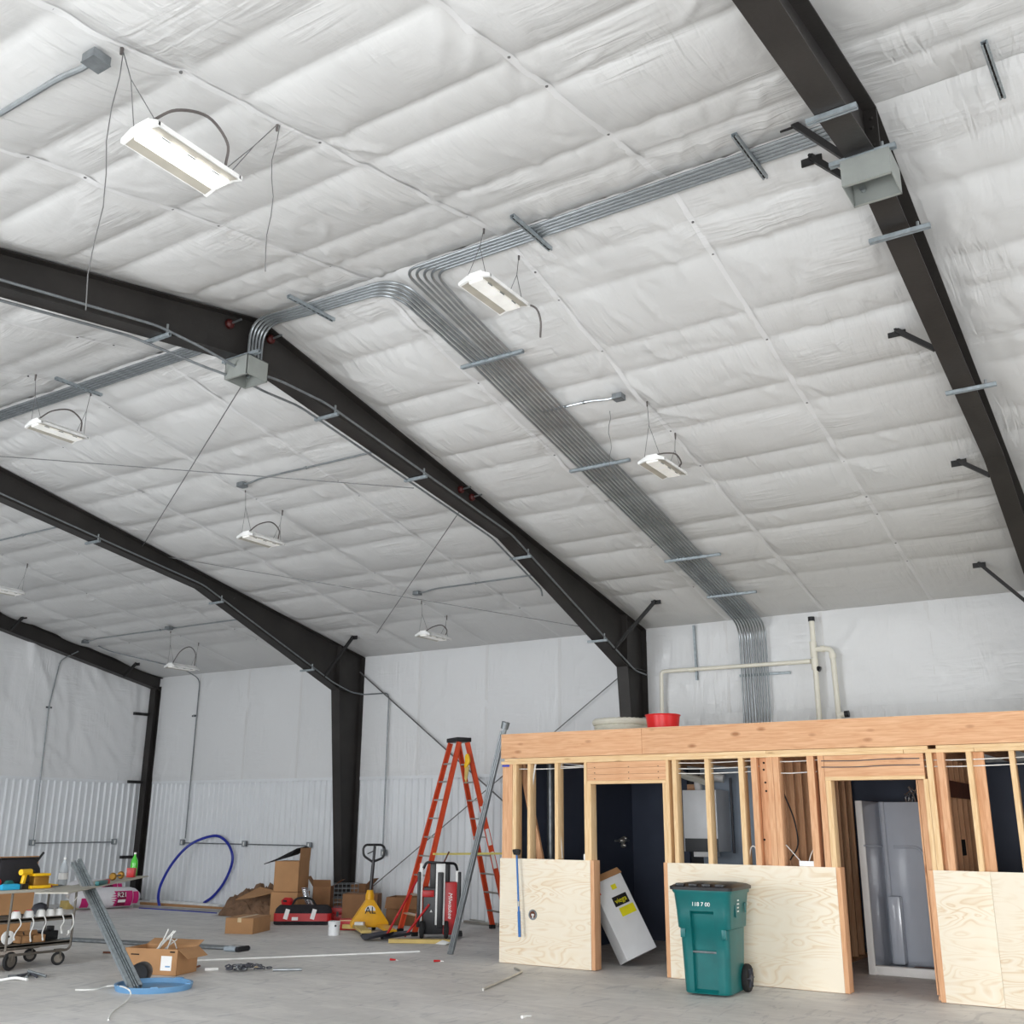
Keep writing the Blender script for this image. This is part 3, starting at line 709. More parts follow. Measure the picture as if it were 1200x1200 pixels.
pe = onX(73, 757, XL+.1); plow = onX(39, 985, XL+.1); mb = MB(); mb.tube(arc([V((FX[3]+.15, pe.y+.25, roofz(pe.y, .25))), V((XL+.1, pe.y, roofz(pe.y, .45))), onX(57, 829, XL+.1), V((XL+.1, plow.y, 1.25))], .12, 5), .0125, 8)
one('conduit', mb, 'galv_dull', 'conduit dropping down the gable wall from the end frame', 'conduit')
def wall_box(p, label, axis):
    t = thing('outlet_box', label, 'outlet box', p); d = (.1, .05, .11) if axis == 'y' else (.05, .1, .11)
    mb = MB(); mb.box((0, 0, 0), d); part(t, 'box', mb, 'galv_dull', bevel=.004); s_ = V((0, -.028, 0)) if axis == 'y' else V((.028, 0, 0))
    mb = MB(); mb.box(s_, (.11, .005, .12) if axis == 'y' else (.005, .11, .12)); part(t, 'cover_plate', mb, 'galv')
    mb = MB(); mb.box(s_*1.15, (.03, .005, .07) if axis == 'y' else (.005, .03, .07)); part(t, 'socket', mb, 'lamp_white')
pc = onY(362, 996, YW-.07); zc = 1.2
for px, lb in ((213, 'steel outlet box at the foot of the corner wall conduit'), (286, 'steel outlet box on the wall above the blue hose end'), (362, 'steel outlet box on the wall above the stacked cartons')):
    q = onY(px, 993, YW-.07); wall_box(V((q.x, YW-.06, zc)), lb, 'y')
q0 = onY(213, 993, YW-.07).x; mb = MB(); mb.tube([(q0, YW-.06, zc-.01), (pc.x, YW-.06, zc-.01)], .0125, 8); one('conduit', mb, 'galv_dull', 'level conduit joining the three outlet boxes on the side wall', 'conduit')
wall_box(V((pw.x, 15.68, 1.1)), 'steel outlet box on the wall behind the pallet jack handle', 'y')
ye = onX(133, 993, XL+.08).y; yl = onX(40, 993, XL+.08).y
wall_box(V((XL+.07, ye, zc)), 'steel outlet box on the gable wall nearest the corner', 'x'); wall_box(V((XL+.07, plow.y, zc)), 'steel outlet box on the gable wall behind the cardboard sheet', 'x')
mb = MB(); mb.tube([(XL+.07, plow.y, zc-.01), (XL+.07, ye, zc-.01)], .0125, 8); one('conduit', mb, 'galv_dull', 'level conduit joining the outlet boxes on the gable wall', 'conduit')
for p, rot_, lb in ((onY(228, 839, YW-.06), 0, 'tiny strut clip on the corner wall conduit'), (onX(57, 829, XL+.06), pi/2, 'tiny strut clip on the gable wall conduit')):
    t = thing('conduit_clip', lb, 'clip', p, rot_); mb = MB(); mb.box((0, 0, 0), (.14, .03, .035)); part(t, 'bar', mb, 'dark_grey'); mb = MB(); mb.box((0, -.02, 0), (.04, .02, .05)); part(t, 'clamp', mb, 'galv')

# ------------------------------------------------------------------ LED high-bay lights
def highbay(c, hooks, lens, label, rz=0., loop=1, sag_wires=(), size=(.31, .60)):
    c = V(c); t = thing('high_bay_light', label, 'light', c, rz, 'LED high-bay lights'); L_, W2 = size[1]/2, size[0]/2
    mb = MB(); sec = [(-W2, .0), (-W2, .025), (-.075, .062), (-.06, .085), (.06, .085), (.075, .062), (W2, .025), (W2, .0), (W2-.012, 0), (.07, .020), (-.07, .020), (-W2+.012, 0)]
    mb.prism([(x, -L_, z) for x, z in sec], (0, 2*L_, 0)); part(t, 'housing', mb, 'lamp_white')
    for s_ in (-1, 1):
        mb = MB(); mb.add([(s_*.068, -L_+.012, .016), (s_*(W2-.012), -L_+.012, -.003), (s_*(W2-.012), L_-.012, -.003), (s_*.068, L_-.012, .016)], [(0, 1, 2, 3)]); part(t, 'reflector', mb, 'lamp_reflector')
        mb = MB(); mb.prism([(x, s_*L_-.012, z) for x, z in ((-W2, -.004), (-W2, .026), (-.075, .064), (.075, .064), (W2, .026), (W2, -.004), (.075, .018), (-.075, .018))], (0, .024, 0)); part(t, 'end_cap', mb, 'lamp_white')
        for k in range(3):
            mb = MB(); mb.box((s_*.071, -L_*.6+k*L_*.6, .006), (.006, .06, .006)); part(t, 'lens_clip', mb, 'galv_dull')
    mb = MB(); mb.box((0, 0, .010), (.135, 2*L_-.03, .02)); part(t, 'lens', mb, lens)
    R = Matrix.Rotation(rz, 3, 'Z')
    for hk, s_ in zip(hooks, (-1, 1)):
        hk = V(hk); knot = hk*.55+(c+R @ V((0, s_*L_, .1)))*.45; mb = MB(); mb.tube([hk, knot], .0035, 5)
        for q in (-1, 1): mb.tube([knot, c+R @ V((q*.09, s_*(L_-.02), .07))], .003, 5)
        part(t, 'suspension_wire', mb, 'wire', True)
        mb = MB(); mb.tube([hk+V((0, 0, .03)), hk+V((.0, 0, -.05))], [.012, .008], 6); part(t, 'hook', mb, 'cord_grey', True)
    if loop:
        pts = [V((.05, -L_*.92, .08)), V((.11, -L_*.55, .2*loop)), V((.14, L_*.1, .27*loop)), V((.13, L_*.65, .2*loop)), V((.08, L_*.8, .09))]
        mb = MB(); mb.tube(smooth_path(pts), .009, 6); part(t, 'power_cord', mb, 'cord_grey')
    for k, (a_, b_) in enumerate(sag_wires):
        a_ = V(a_); b_ = V(b_); n = 8
        mb = MB(); mb.tube([a_.lerp(b_, i/n)+V((.012*math.sin(i*1.7+k), .012*math.cos(i*1.3), 0)) for i in range(n+1)], .0032, 5); part(t, 'loose_wire', mb, 'wire', True)
    return t
h1 = onroof(143, 55, .03, -1); h2 = onroof(325, 146, .03, -1)
highbay((-4.44, 3.31, 5.30), (h1, h2), 'lamp_on', 'big brightly lit white high-bay light with a grey cord loop', 0, 1,
        ((h1, V((h1.x, h1.y, onX(117, 372, h1.x).z))), (h2, V((h2.x, h2.y, onX(307, 300, h2.x).z-.1)))))
def vert_hooks(c, L_=.3, sp=.06): return [V((c[0], c[1]-L_-sp, roofz(c[1]-L_-sp, .04))), V((c[0], c[1]+L_+sp, roofz(c[1]+L_+sp, .04)))]
c2 = (-4.42, 6.52, 5.90); highbay(c2, [onZ(567, 268, 6.58), onZ(608, 299, 6.58)], 'lamp_unlit_glow', 'white high-bay light hung right beneath the ridge conduits', 0, 0)
t = [o for o in C.objects if o.get('label') == 'white high-bay light hung right beneath the ridge conduits'][0]
mb = MB(); mb.tube(smooth_path([(.1, .3, .04), (.16, .40, .02), (.17, .46, -.08), (.13, .52, -.2)]), .009, 6); part(t, 'power_cord', mb, 'cord_grey')
c3 = (-4.47, 9.92, 5.36); highbay(c3, vert_hooks(c3), 'lamp_unlit_glow', 'white high-bay light beside the lower slope rack', 0, .6, ((V((-4.9, 9.5, 6.0)), V((-4.9, 9.5, 5.3))),))
for px, py, X, lb, lens, lp in ((67, 508, -10.55, 'white high-bay light under the ridge between the second and third frames', 'lamp_unlit_glow', 1), (306, 635, -10.55, 'white high-bay light on the middle of the slope before the third frame', 'lamp_unlit_glow', 1),
                          (508, 748, -10.6, 'white high-bay light nearest the eave between second and third frames', 'lamp_unlit_glow', .8), (213, 784, -16.7, 'white high-bay light in the far corner bay with a wide cord loop', 'lamp_unlit_glow', 1.6), (4, 694, -16.7, 'white high-bay light in the far bay cut by the picture edge', 'lamp_unlit_glow', 0)):
    c = onX(px, py, X); highbay(c, vert_hooks(c), lens, lb, 0, lp)

# ------------------------------------------------------------------ plastic pipes on the wall above the room
YP = 15.56
def P_(px, py): return onY(px, py, YP)
t = thing('plastic_pipe_run', 'cream plastic water pipe with a level run crossing the conduit rack on the wall', 'pipe', P_(775, 845))
mb = MB(); mb.tube(arc([P_(776, 852), P_(775, 787), P_(950, 775)], .07, 5), .032, 10); part(t, 'pipe', mb, 'pvc', True)
for px, py in ((811, 785), (947, 775)):
    mb = MB(); a = P_(px-3, py+.2); mb.tube([a, P_(px+3, py-.2)], .038, 10); part(t, 'coupling', mb, 'pvc', True)
t = thing('plastic_vent_pipe', 'cream plastic vent pipe standing on the room with a black capped top and side branch', 'pipe', P_(962, 852))
mb = MB(); mb.tube([P_(951, 727), P_(955, 775), P_(961, 852)], .04, 10); part(t, 'stack', mb, 'pvc', True)
mb = MB(); mb.tube([P_(950.6, 723), P_(950.9, 728)], .05, 10); part(t, 'black_cap', mb, 'black_plastic', True)
mb = MB(); mb.tube(arc([P_(953, 761), P_(975, 760), P_(984, 848)], .1, 5), .04, 10); part(t, 'branch', mb, 'pvc', True)
for a, b in (((952.5, 752), (954, 770)), ((954.5, 772), (955.5, 785)), ((962, 760.5), (966, 760.3)), ((975.5, 766), (976.2, 771))):
    mb = MB(); mb.tube([P_(*a), P_(*b)], .052, 10); part(t, 'fitting', mb, 'pvc', True)
mb = MB(); mb.tube([P_(957, 783), P_(961.5, 784.5)], .04, 8); part(t, 'black_stub', mb, 'black_plastic', True)
mb = MB(); mb.tube([P_(983, 838), P_(990, 837)], .042, 10); part(t, 'elbow', mb, 'pvc', True)
mb = MB(); mb.tube([P_(990, 837), P_(995, 836.5)], .05, 10); part(t, 'black_end', mb, 'black_plastic', True)

# ================================================================== THE TIMBER ROOM
YF = 11.50; YI = YF+.015; ZT, ZB2, ZPL = 2.755, 2.441, 2.365; XA, XB, YE = -7.607, 1.2, 15.0; SD = .14
room = thing('framed_room', 'unfinished timber-framed room with bare studs above plywood sheets', 'room frame', (-4, YF, 0))
def rx(px, py=947.): return onY(px, py, YF).x
def stud(x0, x1, y0=YI, d=SD, z0=.038, z1=ZPL, material='fir_z', name='stud'):
    mb = MB(); mb.bb((x0, y0, z0), (x1, y0+d, z1)); c = V(((x0+x1)/2, y0, z0)); mb.moved(Matrix.Translation(-c))
    o = link(name, mb.mesh(name, material, None, .0015), room, c-V((-4, YF, 0))); return o
FAC = [(588, 599.3), (599.7, 603.9), (617.3, 620.6), (649.3, 653.2), (684, 687.3), (687.3, 691.8), (776.6, 779.6), (779.8, 784.0), (788.5, 793.2),
       (827, 832), (867, 872.6), (882, 888.6), (900.8, 907.6), (908, 914.8), (948.5, 956.4), (961.6, 968.6), (969, 975.4), (1085, 1090.2), (1090.6, 1097.6), (1103.5, 1112), (1138.5, 1144.6), (1189.6, 1196)]
for k, (a, b) in enumerate(FAC):
    hi = ZPL
    if 686 < a < 688 or 776 < a < 777 or 968 < a < 970 or 1084 < a < 1086: hi = 2.105       # jack studs carry the headers
    x0, x1 = rx(a), rx(b)
    stud(x0, x1, z1=hi, material='pale_z' if (x1-x0) < .06 else 'fir_z', name='jack_stud' if hi < 2.2 else 'stud')
for a, b in ((889, 900.6), (1097.8, 1103.3), (1144.8, 1158)):                             # flat boards turned sideways where partitions meet the front wall
    stud(rx(a), rx(b), YI+.09, .038, name='corner_board')
for x in (-1.36, -.95, -.55, -.1, .3, .7, 1.1): stud(x, x+.04)
def boards(name, x0, x1, y0, y1, z0, z1, material):
    mb = MB(); mb.bb((x0, y0, z0), (x1, y1, z1)); c = V(((x0+x1)/2, y0, z0)); mb.moved(Matrix.Translation(-c)); return link(name, mb.mesh(name, material, None, .002), room, c-V((-4, YF, 0)))
xs_ = rx(752, 872)
boards('rim_board', XA, xs_-.002, YF, YF+.04, ZB2, ZT-.008, 'fir_x'); boards('rim_board', xs_+.002, XB, YF, YF+.04, ZB2, ZT-.008, 'fir_x')
boards('top_plate', XA+.05, rx(897, 885), YF+.008, YF+.148, ZPL+.038, ZB2-.004, 'pale_x'); boards('top_plate', rx(897, 885)+.003, rx(1086, 873), YF+.008, YF+.148, ZPL+.038, ZB2-.004, 'pale_x'); boards('top_plate', rx(1096, 873), XB, YF+.008, YF+.148, ZPL+.038, ZB2-.004, 'pale_x')
boards('top_plate', XA, rx(1058, 880), YF+.004, YF+.15, ZPL, ZPL+.037, 'pale_x'); boards('top_plate', rx(1058.6, 880), rx(1141, 880), YF+.004, YF+.15, ZPL, ZPL+.037, 'pale_x'); boards('top_plate', rx(1141.5, 880), XB, YF+.004, YF+.15, ZPL, ZPL+.037, 'pale_x')
for a, b in ((687.5, 779.6), (966, 1083)):                                                # headers above the doorways
    x0, x1 = rx(a, 905), rx(b, 905); zs = [2.143, 2.217, 2.291, 2.363]
    if a < 700:
        for z0, z1 in zip(zs[:-1], zs[1:]): boards('header_board', x0, x1, YF+.012, YF+.05, z0+.001, z1-.001, 'fir_x')
    else: boards('header_board', x0, x1, YF+.012, YF+.05, 2.143, 2.363, 'fir_x')
    boards('header_plate', x0, x1, YF+.004, YF+.15, 2.105, 2.142, 'pale_x')
    for zz in ((2.30, 2.235, 2.165) if a < 700 else ()):
        for f in (.1, .54, .91):
            mb = MB(); mb.lathe([(.006, 0), (.006, .006)], (x0+(x1-x0)*f, YF+.012, zz), 6, Matrix.Rotation(pi/2, 3, 'X'), False); part(room, 'nail', mb, 'dark_hole', True)
# plywood sheets
def ply(x0, x1, z1=1.22): return boards('plywood_sheet', x0, x1, YF, YI, .006, z1, 'plywood')
pl = ply(XA, -6.318); ply(-5.31, -3.389); xs2 = onZ(1176, 1181, 0).x*1.0; xs2 = rx(1160, 1023); ply(-2.418, xs2-.001); ply(xs2+.001, xs2+1.22); ply(xs2+1.224, XB)
for x in (-6.316, -5.36, -3.388, -2.466): boards('door_stud', x if x in (-6.316, -3.388) else x, x+.048, YF+.004, YI+SD, .006, 1.22, 'fir_z')
boards('bottom_plate', XA, -6.33, YI, YI+SD, .002, .038, 'fir_x'); boards('bottom_plate', -5.30, -3.40, YI, YI+SD, .002, .038, 'fir_x'); boards('bottom_plate', -2.41, XB, YI, YI+SD, .002, .038, 'fir_x')
# round metal-rimmed hole in the first sheet
hc = onY(624.3, 1072, YF-.004); mb = MB(); mb.tube([(hc.x+.05*math.cos(a), YF-.004, hc.z+.05*math.sin(a)) for a in [2*pi*k/20 for k in range(20)]], .011, 6, True); hr = part(room, 'hole_rim', mb, 'galv_dull', True)
mb = MB(); mb.lathe([(.046, 0), (.046, .006)], (hc.x, YF-.001, hc.z), 20, Matrix.Rotation(pi/2, 3, 'X')); part(room, 'pipe_hole', mb, 'brown_rust', True)
mb = MB(); mb.box((hc.x+.005, YF-.012, hc.z), (.035, .01, .022)); mb.box((hc.x+.005, YF-.012, hc.z-.02), (.012, .01, .04)); part(room, 'hole_fitting', mb, 'white_plastic', True)
mb = MB(); mb.bb((rx(588.6, 896), YF-.003, 2.335), (rx(597, 896), YF-.001, 2.36)); part(room, 'blue_marking', mb, 'label_blue', True)
# ceiling deck, joists, side and back walls
boards('roof_deck', XA, XB, YF+.04, YE+.3, ZT-.02, ZT-.002, 'plywood')
for k in range(21):
    x = XA+.2+k*.41; mb = MB(); mb.bb((x, YF+.15, ZB2), (x+.04, YE, ZT-.021)); part(room, 'joist', mb, 'fir_y', True)
def wallp(name, a, b, material): mb = MB(); mb.bb(a, b); return part(room, name, mb, material, True)
wallp('wall_panel', (XA, YI+SD, .0), (XA+.12, YE, ZB2), 'navy_wall')
wallp('wall_panel', (XA, YE, 0), (-6.56, YE+.1, ZB2), 'navy_wall')
wallp('wall_panel', (-6.34, YE, 0), (-4.2, YE+.1, ZB2), 'lit_slate_wall'); wallp('wall_panel', (-4.2, YE, 0), (XB, YE+.1, ZB2), 'navy_wall')
wallp('wall_panel', (-6.56, YE+.05, 0), (-6.34, YE+.1, ZB2), 'black_plastic'); wallp('blocking', (-6.56, YE, 2.02), (-6.34, YE+.04, 2.22), 'fir_x')  # black panel paints in the darkness of a gap in the back wall
wallp('wall_panel', (XB-.1, YI+SD, 0), (XB, YE, ZB2), 'lit_slate_wall')
for xp in (-4.18, -2.52):                                                                 # inner partitions with bare studs
    n = 0; y = YI+SD+.05
    while y < YE-.1:
        mb = MB(); mb.bb((xp, y, .038), (xp+.14 if xp < -3 else xp+.14, y+.038, ZPL)); c = V((xp+.07, y, .038)); mb.moved(Matrix.Translation(-c)); link('partition_stud', mb.mesh('stud', 'fir_z', None, .0015), room, c-V((-4, YF, 0)))
        y += .30; n += 1
    wallp('partition_plate', (xp, YI+SD+.01, .0), (xp+.14, YE, .037), 'fir_y'); wallp('partition_plate', (xp, YI+SD+.01, ZPL), (xp+.14, YE, ZPL+.07), 'fir_y')
    wallp('partition_panel', (xp-.02, YI+SD+.05, .04), (xp-.004, YE, ZPL), 'fir_z' if xp > -3 else 'lit_slate_wall')
wallp('blocking', (-2.38, 12.2, 1.95), (-2.33, 13.9, 2.12), 'brown_rust'); wallp('outlet_plate', (-2.378, 12.9, 1.33), (-2.372, 13.1, 1.5), 'dark_hole')
mb = MB(); a = onY(612, 893, YF+.3); b = onY(634, 1010, YF+.3); mb.beam(a, b, .09, .04, (0, 1, 0)); part(room, 'diagonal_brace', mb, 'fir_z', True)
mb = MB(); a = onY(644.5, 890, YF+.9); mb.tube([(a.x, YF+.9, .02), (a.x, YF+.9, ZB2)], .045, 10); part(room, 'grey_pipe', mb, 'galv_dull', True)
# cables
def cable(pts, r=.006, material='cable_white', name='cable'):
    mb = MB(); mb.tube(smooth_path(pts, 5), r, 6); part(room, name, mb, material, True)
yc = YF+.09
for z, x0, x1 in ((2.31, rx(605), rx(684)), (2.33, rx(655), rx(684)), (2.335, rx(790), rx(880)), (2.27, rx(790), rx(884)), (2.215, rx(793), rx(882)), (2.325, rx(909), rx(960)), (2.2, rx(912), rx(952)), (2.3, rx(1088), rx(1200)), (2.235, rx(1090), rx(1200))):
    cable([(x0-.05, yc, z), (x0*.7+x1*.3, yc, z-.008), (x0*.3+x1*.7, yc, z-.004), (x1+.05, yc, z+.004)])
for z in (2.31, 2.245): cable([(rx(966), YF+.008, z), (rx(1005), YF+.006, z-.006), (rx(1045), YF+.006, z+.004), (rx(1083), YF+.008, z+.002)], .005, 'dark_grey')
cable([onY(628, 893, yc), onY(624, 922, yc), onY(623.5, 960, yc), onY(624, 1008, yc)], .012)
cable([onY(659, 893, yc), onY(654, 915, yc), onY(656, 960, yc), onY(659, 1006, yc)], .006)
cable([onY(878, 1010, yc), onY(880, 994, yc), onY(884, 992, yc), onY(888, 1000, yc), onY(890, 1012, yc)], .007)
cable([onY(914, 921, yc+.1), onY(922, 938, yc+.1), onY(931, 962, yc+.1), onY(935, 990, yc+.1), onY(926, 1008, yc+.1)], .009, 'black_rubber')
cable([onY(921, 990, yc), onY(930, 1000, yc), onY(938, 1009, yc)], .005); cable([onY(957, 988, yc), onY(951, 1000, yc), onY(948, 1010, yc)], .005)
a = onY(936, 1012, YF+.05); mb = MB(); mb.bb((rx(936, 1012), YF+.02, 1.222), (rx(957, 1012), YF+.09, 1.275)); part(room, 'white_junction_box', mb, 'white_plastic', True)
mb = MB(); mb.bb((rx(683, 1000), YF+.02, 1.222), (rx(686.5, 1000), YF+.06, 1.29)); part(room, 'white_tag', mb, 'white_plastic', True)
# drilled holes in the bare boards
for px, py in ((895, 894), (895, 902), (897, 917), (898, 927), (896, 984)):
    p = onY(px, py, YI+.088); mb = MB(); mb.lathe([(.012, 0), (.012, .004)], p, 8, Matrix.Rotation(pi/2, 3, 'X'), False); part(room, 'drilled_hole', mb, 'dark_hole', True)

# things in and on the room
t = thing('boiler_cabinet', 'white wall-hung boiler cabinet with a black lower strip seen through the studs', 'boiler', (-6.13, YE-.01, 1.22))
x0, x1 = -6.42, -5.90; y0 = 14.50
mb = MB(); mb.bb((x0, y0, 1.27), (x1, YE-.005, 2.12)); part(t, 'cabinet', mb, 'white_paint', True, .01)
mb = MB(); mb.bb((x0+.02, y0-.012, 1.27), (x1-.0, y0-.001, 1.45)); part(t, 'control_strip', mb, 'black_plastic', True)
mb = MB(); mb.bb((x0+.37, y0-.016, 1.31), (x0+.43, y0-.012, 1.39)); part(t, 'white_sticker', mb, 'white_plastic', True)
mb = MB(); mb.bb((x0+.40, y0-.006, 1.49), (x0+.49, y0-.001, 1.58)); part(t, 'red_sticker', mb, 'red_bright', True)
mb = MB(); mb.bb((x0+.12, y0+.05, 1.20), (x1-.1, y0+.3, 1.268)); part(t, 'manifold', mb, 'lamp_white', True)
mb = MB(); mb.tube(smooth_path([(-6.25, 14.72, 2.11), (-6.25, 14.72, 2.25), (-6.05, 14.68, 2.3), (-5.85, 14.7, 2.28)]), .06, 10); part(t, 'flue', mb, 'white_plastic', True)
mb = MB(); mb.tube(smooth_path([(-6.4, 14.3, 2.42), (-6.3, 14.3, 2.32), (-6.1, 14.35, 2.26), (-5.95, 14.4, 2.2)]), .05, 8); part(t, 'flexible_hose', mb, 'flex_duct', True)
mb = MB(); mb.tube([(-5.83, 14.9, 1.25), (-5.83, 14.9, 2.3)], .02, 8); part(t, 'pipe', mb, 'dark_grey', True)
p = onX(727, 985, XA+.14); t = thing('valve_cluster', 'small metal valve cluster on the dark wall inside the left doorway', 'valve', p)
for k, (dy, dz, s_) in enumerate(((0, 0, .05), (.06, .03, .035), (.02, -.07, .035), (-.07, 0, .03))):
    mb = MB(); mb.lathe([(s_*.6, 0), (s_, .02), (s_, .05), (s_*.5, .08)], (0, dy, dz), 10, Matrix.Rotation(pi/2, 3, 'Y')); part(t, 'valve_body', mb, 'alu')
mb = MB(); mb.tube([(.03, -.22, 0), (.03, .22, 0)], .018, 8); part(t, 'pipe', mb, 'galv_dull')
a = onX(770, 1084, -6.0); mb = MB(); mb.tube([(-6.9, 14.85, .33), (-5.2, 14.85, .33)], .035, 8); one('drain_pipe', mb, 'pvc', 'white plastic pipe low on the back wall seen through the left doorway', 'pipe')

# leaning white equipment case in the left doorway
A = onZ(727, 1131.5, 0)
t = thing('leaning_white_case', 'tall white equipment case tilted against the doorway with black and yellow stickers', 'equipment case', A)
wid = .44; dep = .22
ori = Matrix.Rotation(facing(A.x, A.y)+.42, 3, 'Z') @ Matrix.Rotation(math.radians(-19), 3, 'X') @ Matrix.Rotation(math.radians(-20), 3, 'Y')
Mw = Matrix.Translation(A) @ ori.to_4x4() @ Matrix.Translation((0, -dep, 0))
lowest = min((Mw @ V((x, y, 0))).z for x in (0, wid) for y in (0, dep)); Mw = Matrix.Translation((0, 0, -lowest)) @ Mw
mb = MB(); mb.bb((0, 0, 0), (wid, dep, .95)); mb.moved(Mw); part(t, 'case_body', mb, 'white_paint', True, .006)
mb = MB(); mb.prism([(-.012, -.012, .95), (wid+.012, -.012, .95), (wid, .03, 1.03), (0, .03, 1.03)], (0, dep-.02, 0)); mb.moved(Mw); part(t, 'top_flap', mb, 'cardboard', True, label='folded cardboard top')
def dec(x0, x1, z0, z1, m_, nm):
    mb = MB(); mb.bb((x0, -.004, z0), (x1, -.001, z1)); mb.moved(Mw); part(t, nm, mb, m_, True)
dec(.17, .38, .60, .72, 'black_plastic', 'black_sticker'); dec(.20, .41, .47, .575, 'label_yellow', 'yellow_sticker'); dec(.23, .30, .80, .86, 'label_yellow', 'small_yellow_sticker'); dec(.02, .06, .80, .85, 'red_bright', 'red_sticker')
text('viega', .085, world_of(t).inverted() @ Mw @ Matrix.Translation((.275, -.006, .66)) @ Matrix.Rotation(pi/2, 4, 'X'), 'label_yellow', t)

# shower stall
sx0, sx1, sy0, sy1, sh = -3.56, -2.60, 13.15, 14.0, 1.93
t = thing('shower_stall', 'white moulded shower stall standing in the right doorway opening', 'shower', ((sx0+sx1)/2, sy0, 0))
mb = MB(); mb.bb((sx0, sy0, 0), (sx0+.05, sy1, sh)); part(t, 'side_panel', mb, 'shower_white', True, .012)
mb = MB(); mb.bb((sx1-.05, sy0, 0), (sx1, sy1, sh)); part(t, 'side_panel', mb, 'shower_white', True, .012)
mb = MB(); mb.bb((sx0, sy1-.03, 0), (sx1, sy1, sh)); part(t, 'back_panel', mb, 'shower_white', True, .012)
mb = MB(); mb.bb((sx0+.05, sy0, 0), (sx1-.05, sy0+.09, .1)); part(t, 'threshold', mb, 'white_plastic', True, .015)
mb = MB(); mb.bb((sx0+.05, sy0+.09, .0), (sx1-.05, sy1-.03, .045)); part(t, 'tray', mb, 'shower_white', True, .006)
mb = MB(); mb.bb((sx0-.02, sy0-.012, 0), (sx0+.06, sy0+.02, sh)); part(t, 'flange', mb, 'white_plastic', True, .008)
mb = MB(); mb.tube(arc([onY(1047, 992.5, sy1-.035), onY(1079, 992.5, sy1-.035), onY(1088, 1024, sy1-.035), onY(1094, 1034, sy1-.035)], .1, 5), .018, 8); mb.tube([onX(1013, 991, sx0+.055), onX(1044, 992.5, sx0+.055)], .012, 8); part(t, 'moulded_ledge', mb, 'shower_white', True)
mb = MB(); mb.tube([(sx0+.09, sy1-.05, .1), (sx0+.09, sy1-.05, sh)], .03, 8); part(t, 'corner_column', mb, 'shower_white', True)
mb = MB(); mb.bb((sx0+.10, sy1-.2, .05), (sx0+.24, sy1-.04, .82)); part(t, 'corner_shelf_column', mb, 'shower_white', True, .02)
mb = MB(); mb.bb((sx0+.36, sy0+.3, .048), (sx1-.1, sy0+.62, .052)); mb.moved(Matrix.Identity(4)); part(t, 'brown_paper', mb, 'brown_rust', True, label='sheet of brown paper on the tray')
mb = MB()
for k in range(40):
    x = sx0+.35+rng.uniform(0, .75); y = sy1+rng.uniform(.08, .3); mb.tube(smooth_path([(x, y, sh-.1), (x+rng.uniform(-.08, .08), y+.02, sh+.06), (x+rng.uniform(-.1, .1), y, sh+rng.uniform(.1, .2))], 3), .012, 5)
part(t, 'plastic_wrap', mb, 'foil', True, kind='stuff', label='crumpled clear plastic film on top')

# on the roof of the room
rb = onY(777, 849, 12.25); z0 = ZT-.002
t = thing('red_tub', 'bright red round plastic tub on top of the timber room', 'tub', (rb.x, 12.25, z0))
zt = onY(777, 837, 12.1).z-z0; mb = MB(); mb.lathe([(.19, 0), (.215, zt), (.20, zt), (.18, .02)], (0, 0, 0), 28, caps=False); mb.lathe([(.18, .0), (.18, .02)], (0, 0, 0), 28); part(t, 'tub', mb, 'red_bright')
mb = MB(); mb.tube([(.217*math.cos(a), .217*math.sin(a), zt) for a in [2*pi*k/28 for k in range(28)]], .009, 6, True); part(t, 'rim', mb, 'red_bright')
cb = onY(727, 852, 12.7); t = thing('ribbed_duct_coil', 'coil of pale ribbed flexible pipe lying on top of the timber room', 'pipe coil', (cb.x, 12.7, z0))
zt = .2
for k in range(3):
    rr = zt*.24; n = 60; mb = MB(); R_ = .34-.03*(k % 2); ph = .3*k
    pts = [(R_*math.cos(a+ph), R_*math.sin(a+ph)*.9, rr+.005+k*rr*1.45+.03*math.sin(a+k)*0) for a in [2*pi*i/n for i in range(n)]]
    mb.tube(pts, [rr*(1 if i % 2 else .86) for i in range(n)], 8, True); part(t, 'coil_turn', mb, 'flex_duct')

# ================================================================== LOOSE THINGS ON THE FLOOR
def rrect(w_, d, r, n=4, cx=0., cy=0.):
    out = []
    for (sx, sy, a0) in ((1, 1, 0), (-1, 1, pi/2), (-1, -1, pi), (1, -1, 3*pi/2)):
        for k in range(n+1):
            a = a0+k*pi/2/n; out.append((cx+sx*(w_/2-r)+r*math.cos(a), cy+sy*(d/2-r)+r*math.sin(a)))
    return out
# ---- green wheeled bin
t = thing('wheeled_bin', 'green wheeled rubbish bin with a black lid in front of the plywood', 'bin', (-4.50, 10.80, 0), math.radians(4))
rings = []
def bin_ring(z, w_, d, rec):
    """outline with a recessed strip in the middle of the front"""
    r = .07; P = []
    for (sx, sy, a0) in ((1, 1, 0), (-1, 1, pi/2), (-1, -1, pi)):
        for k in range(5): a = a0+k*pi/8; P.append((sx*(w_/2-r)+r*math.cos(a), sy*(d/2-r)+r*math.sin(a), z))
    P += [(-.125, -d/2, z), (-.12, -d/2+rec, z), (.12, -d/2+rec, z), (.125, -d/2, z)]
    for k in range(5): a = 3*pi/2+k*pi/8; P.append((w_/2-r+r*math.cos(a), -d/2+r+r*math.sin(a), z))
    return P
prof = [(.02, .46, .52, .0), (.03, .47, .53, .0), (.06, .475, .535, .045), (.40, .50, .57, .05), (.62, .515, .60, .05), (.635, .555, .62, .05), (.77, .57, .65, .05), (.80, .572, .655, .0), (.96, .60, .69, .0), (.985, .63, .72, .0), (1.0, .63, .72, 0)]
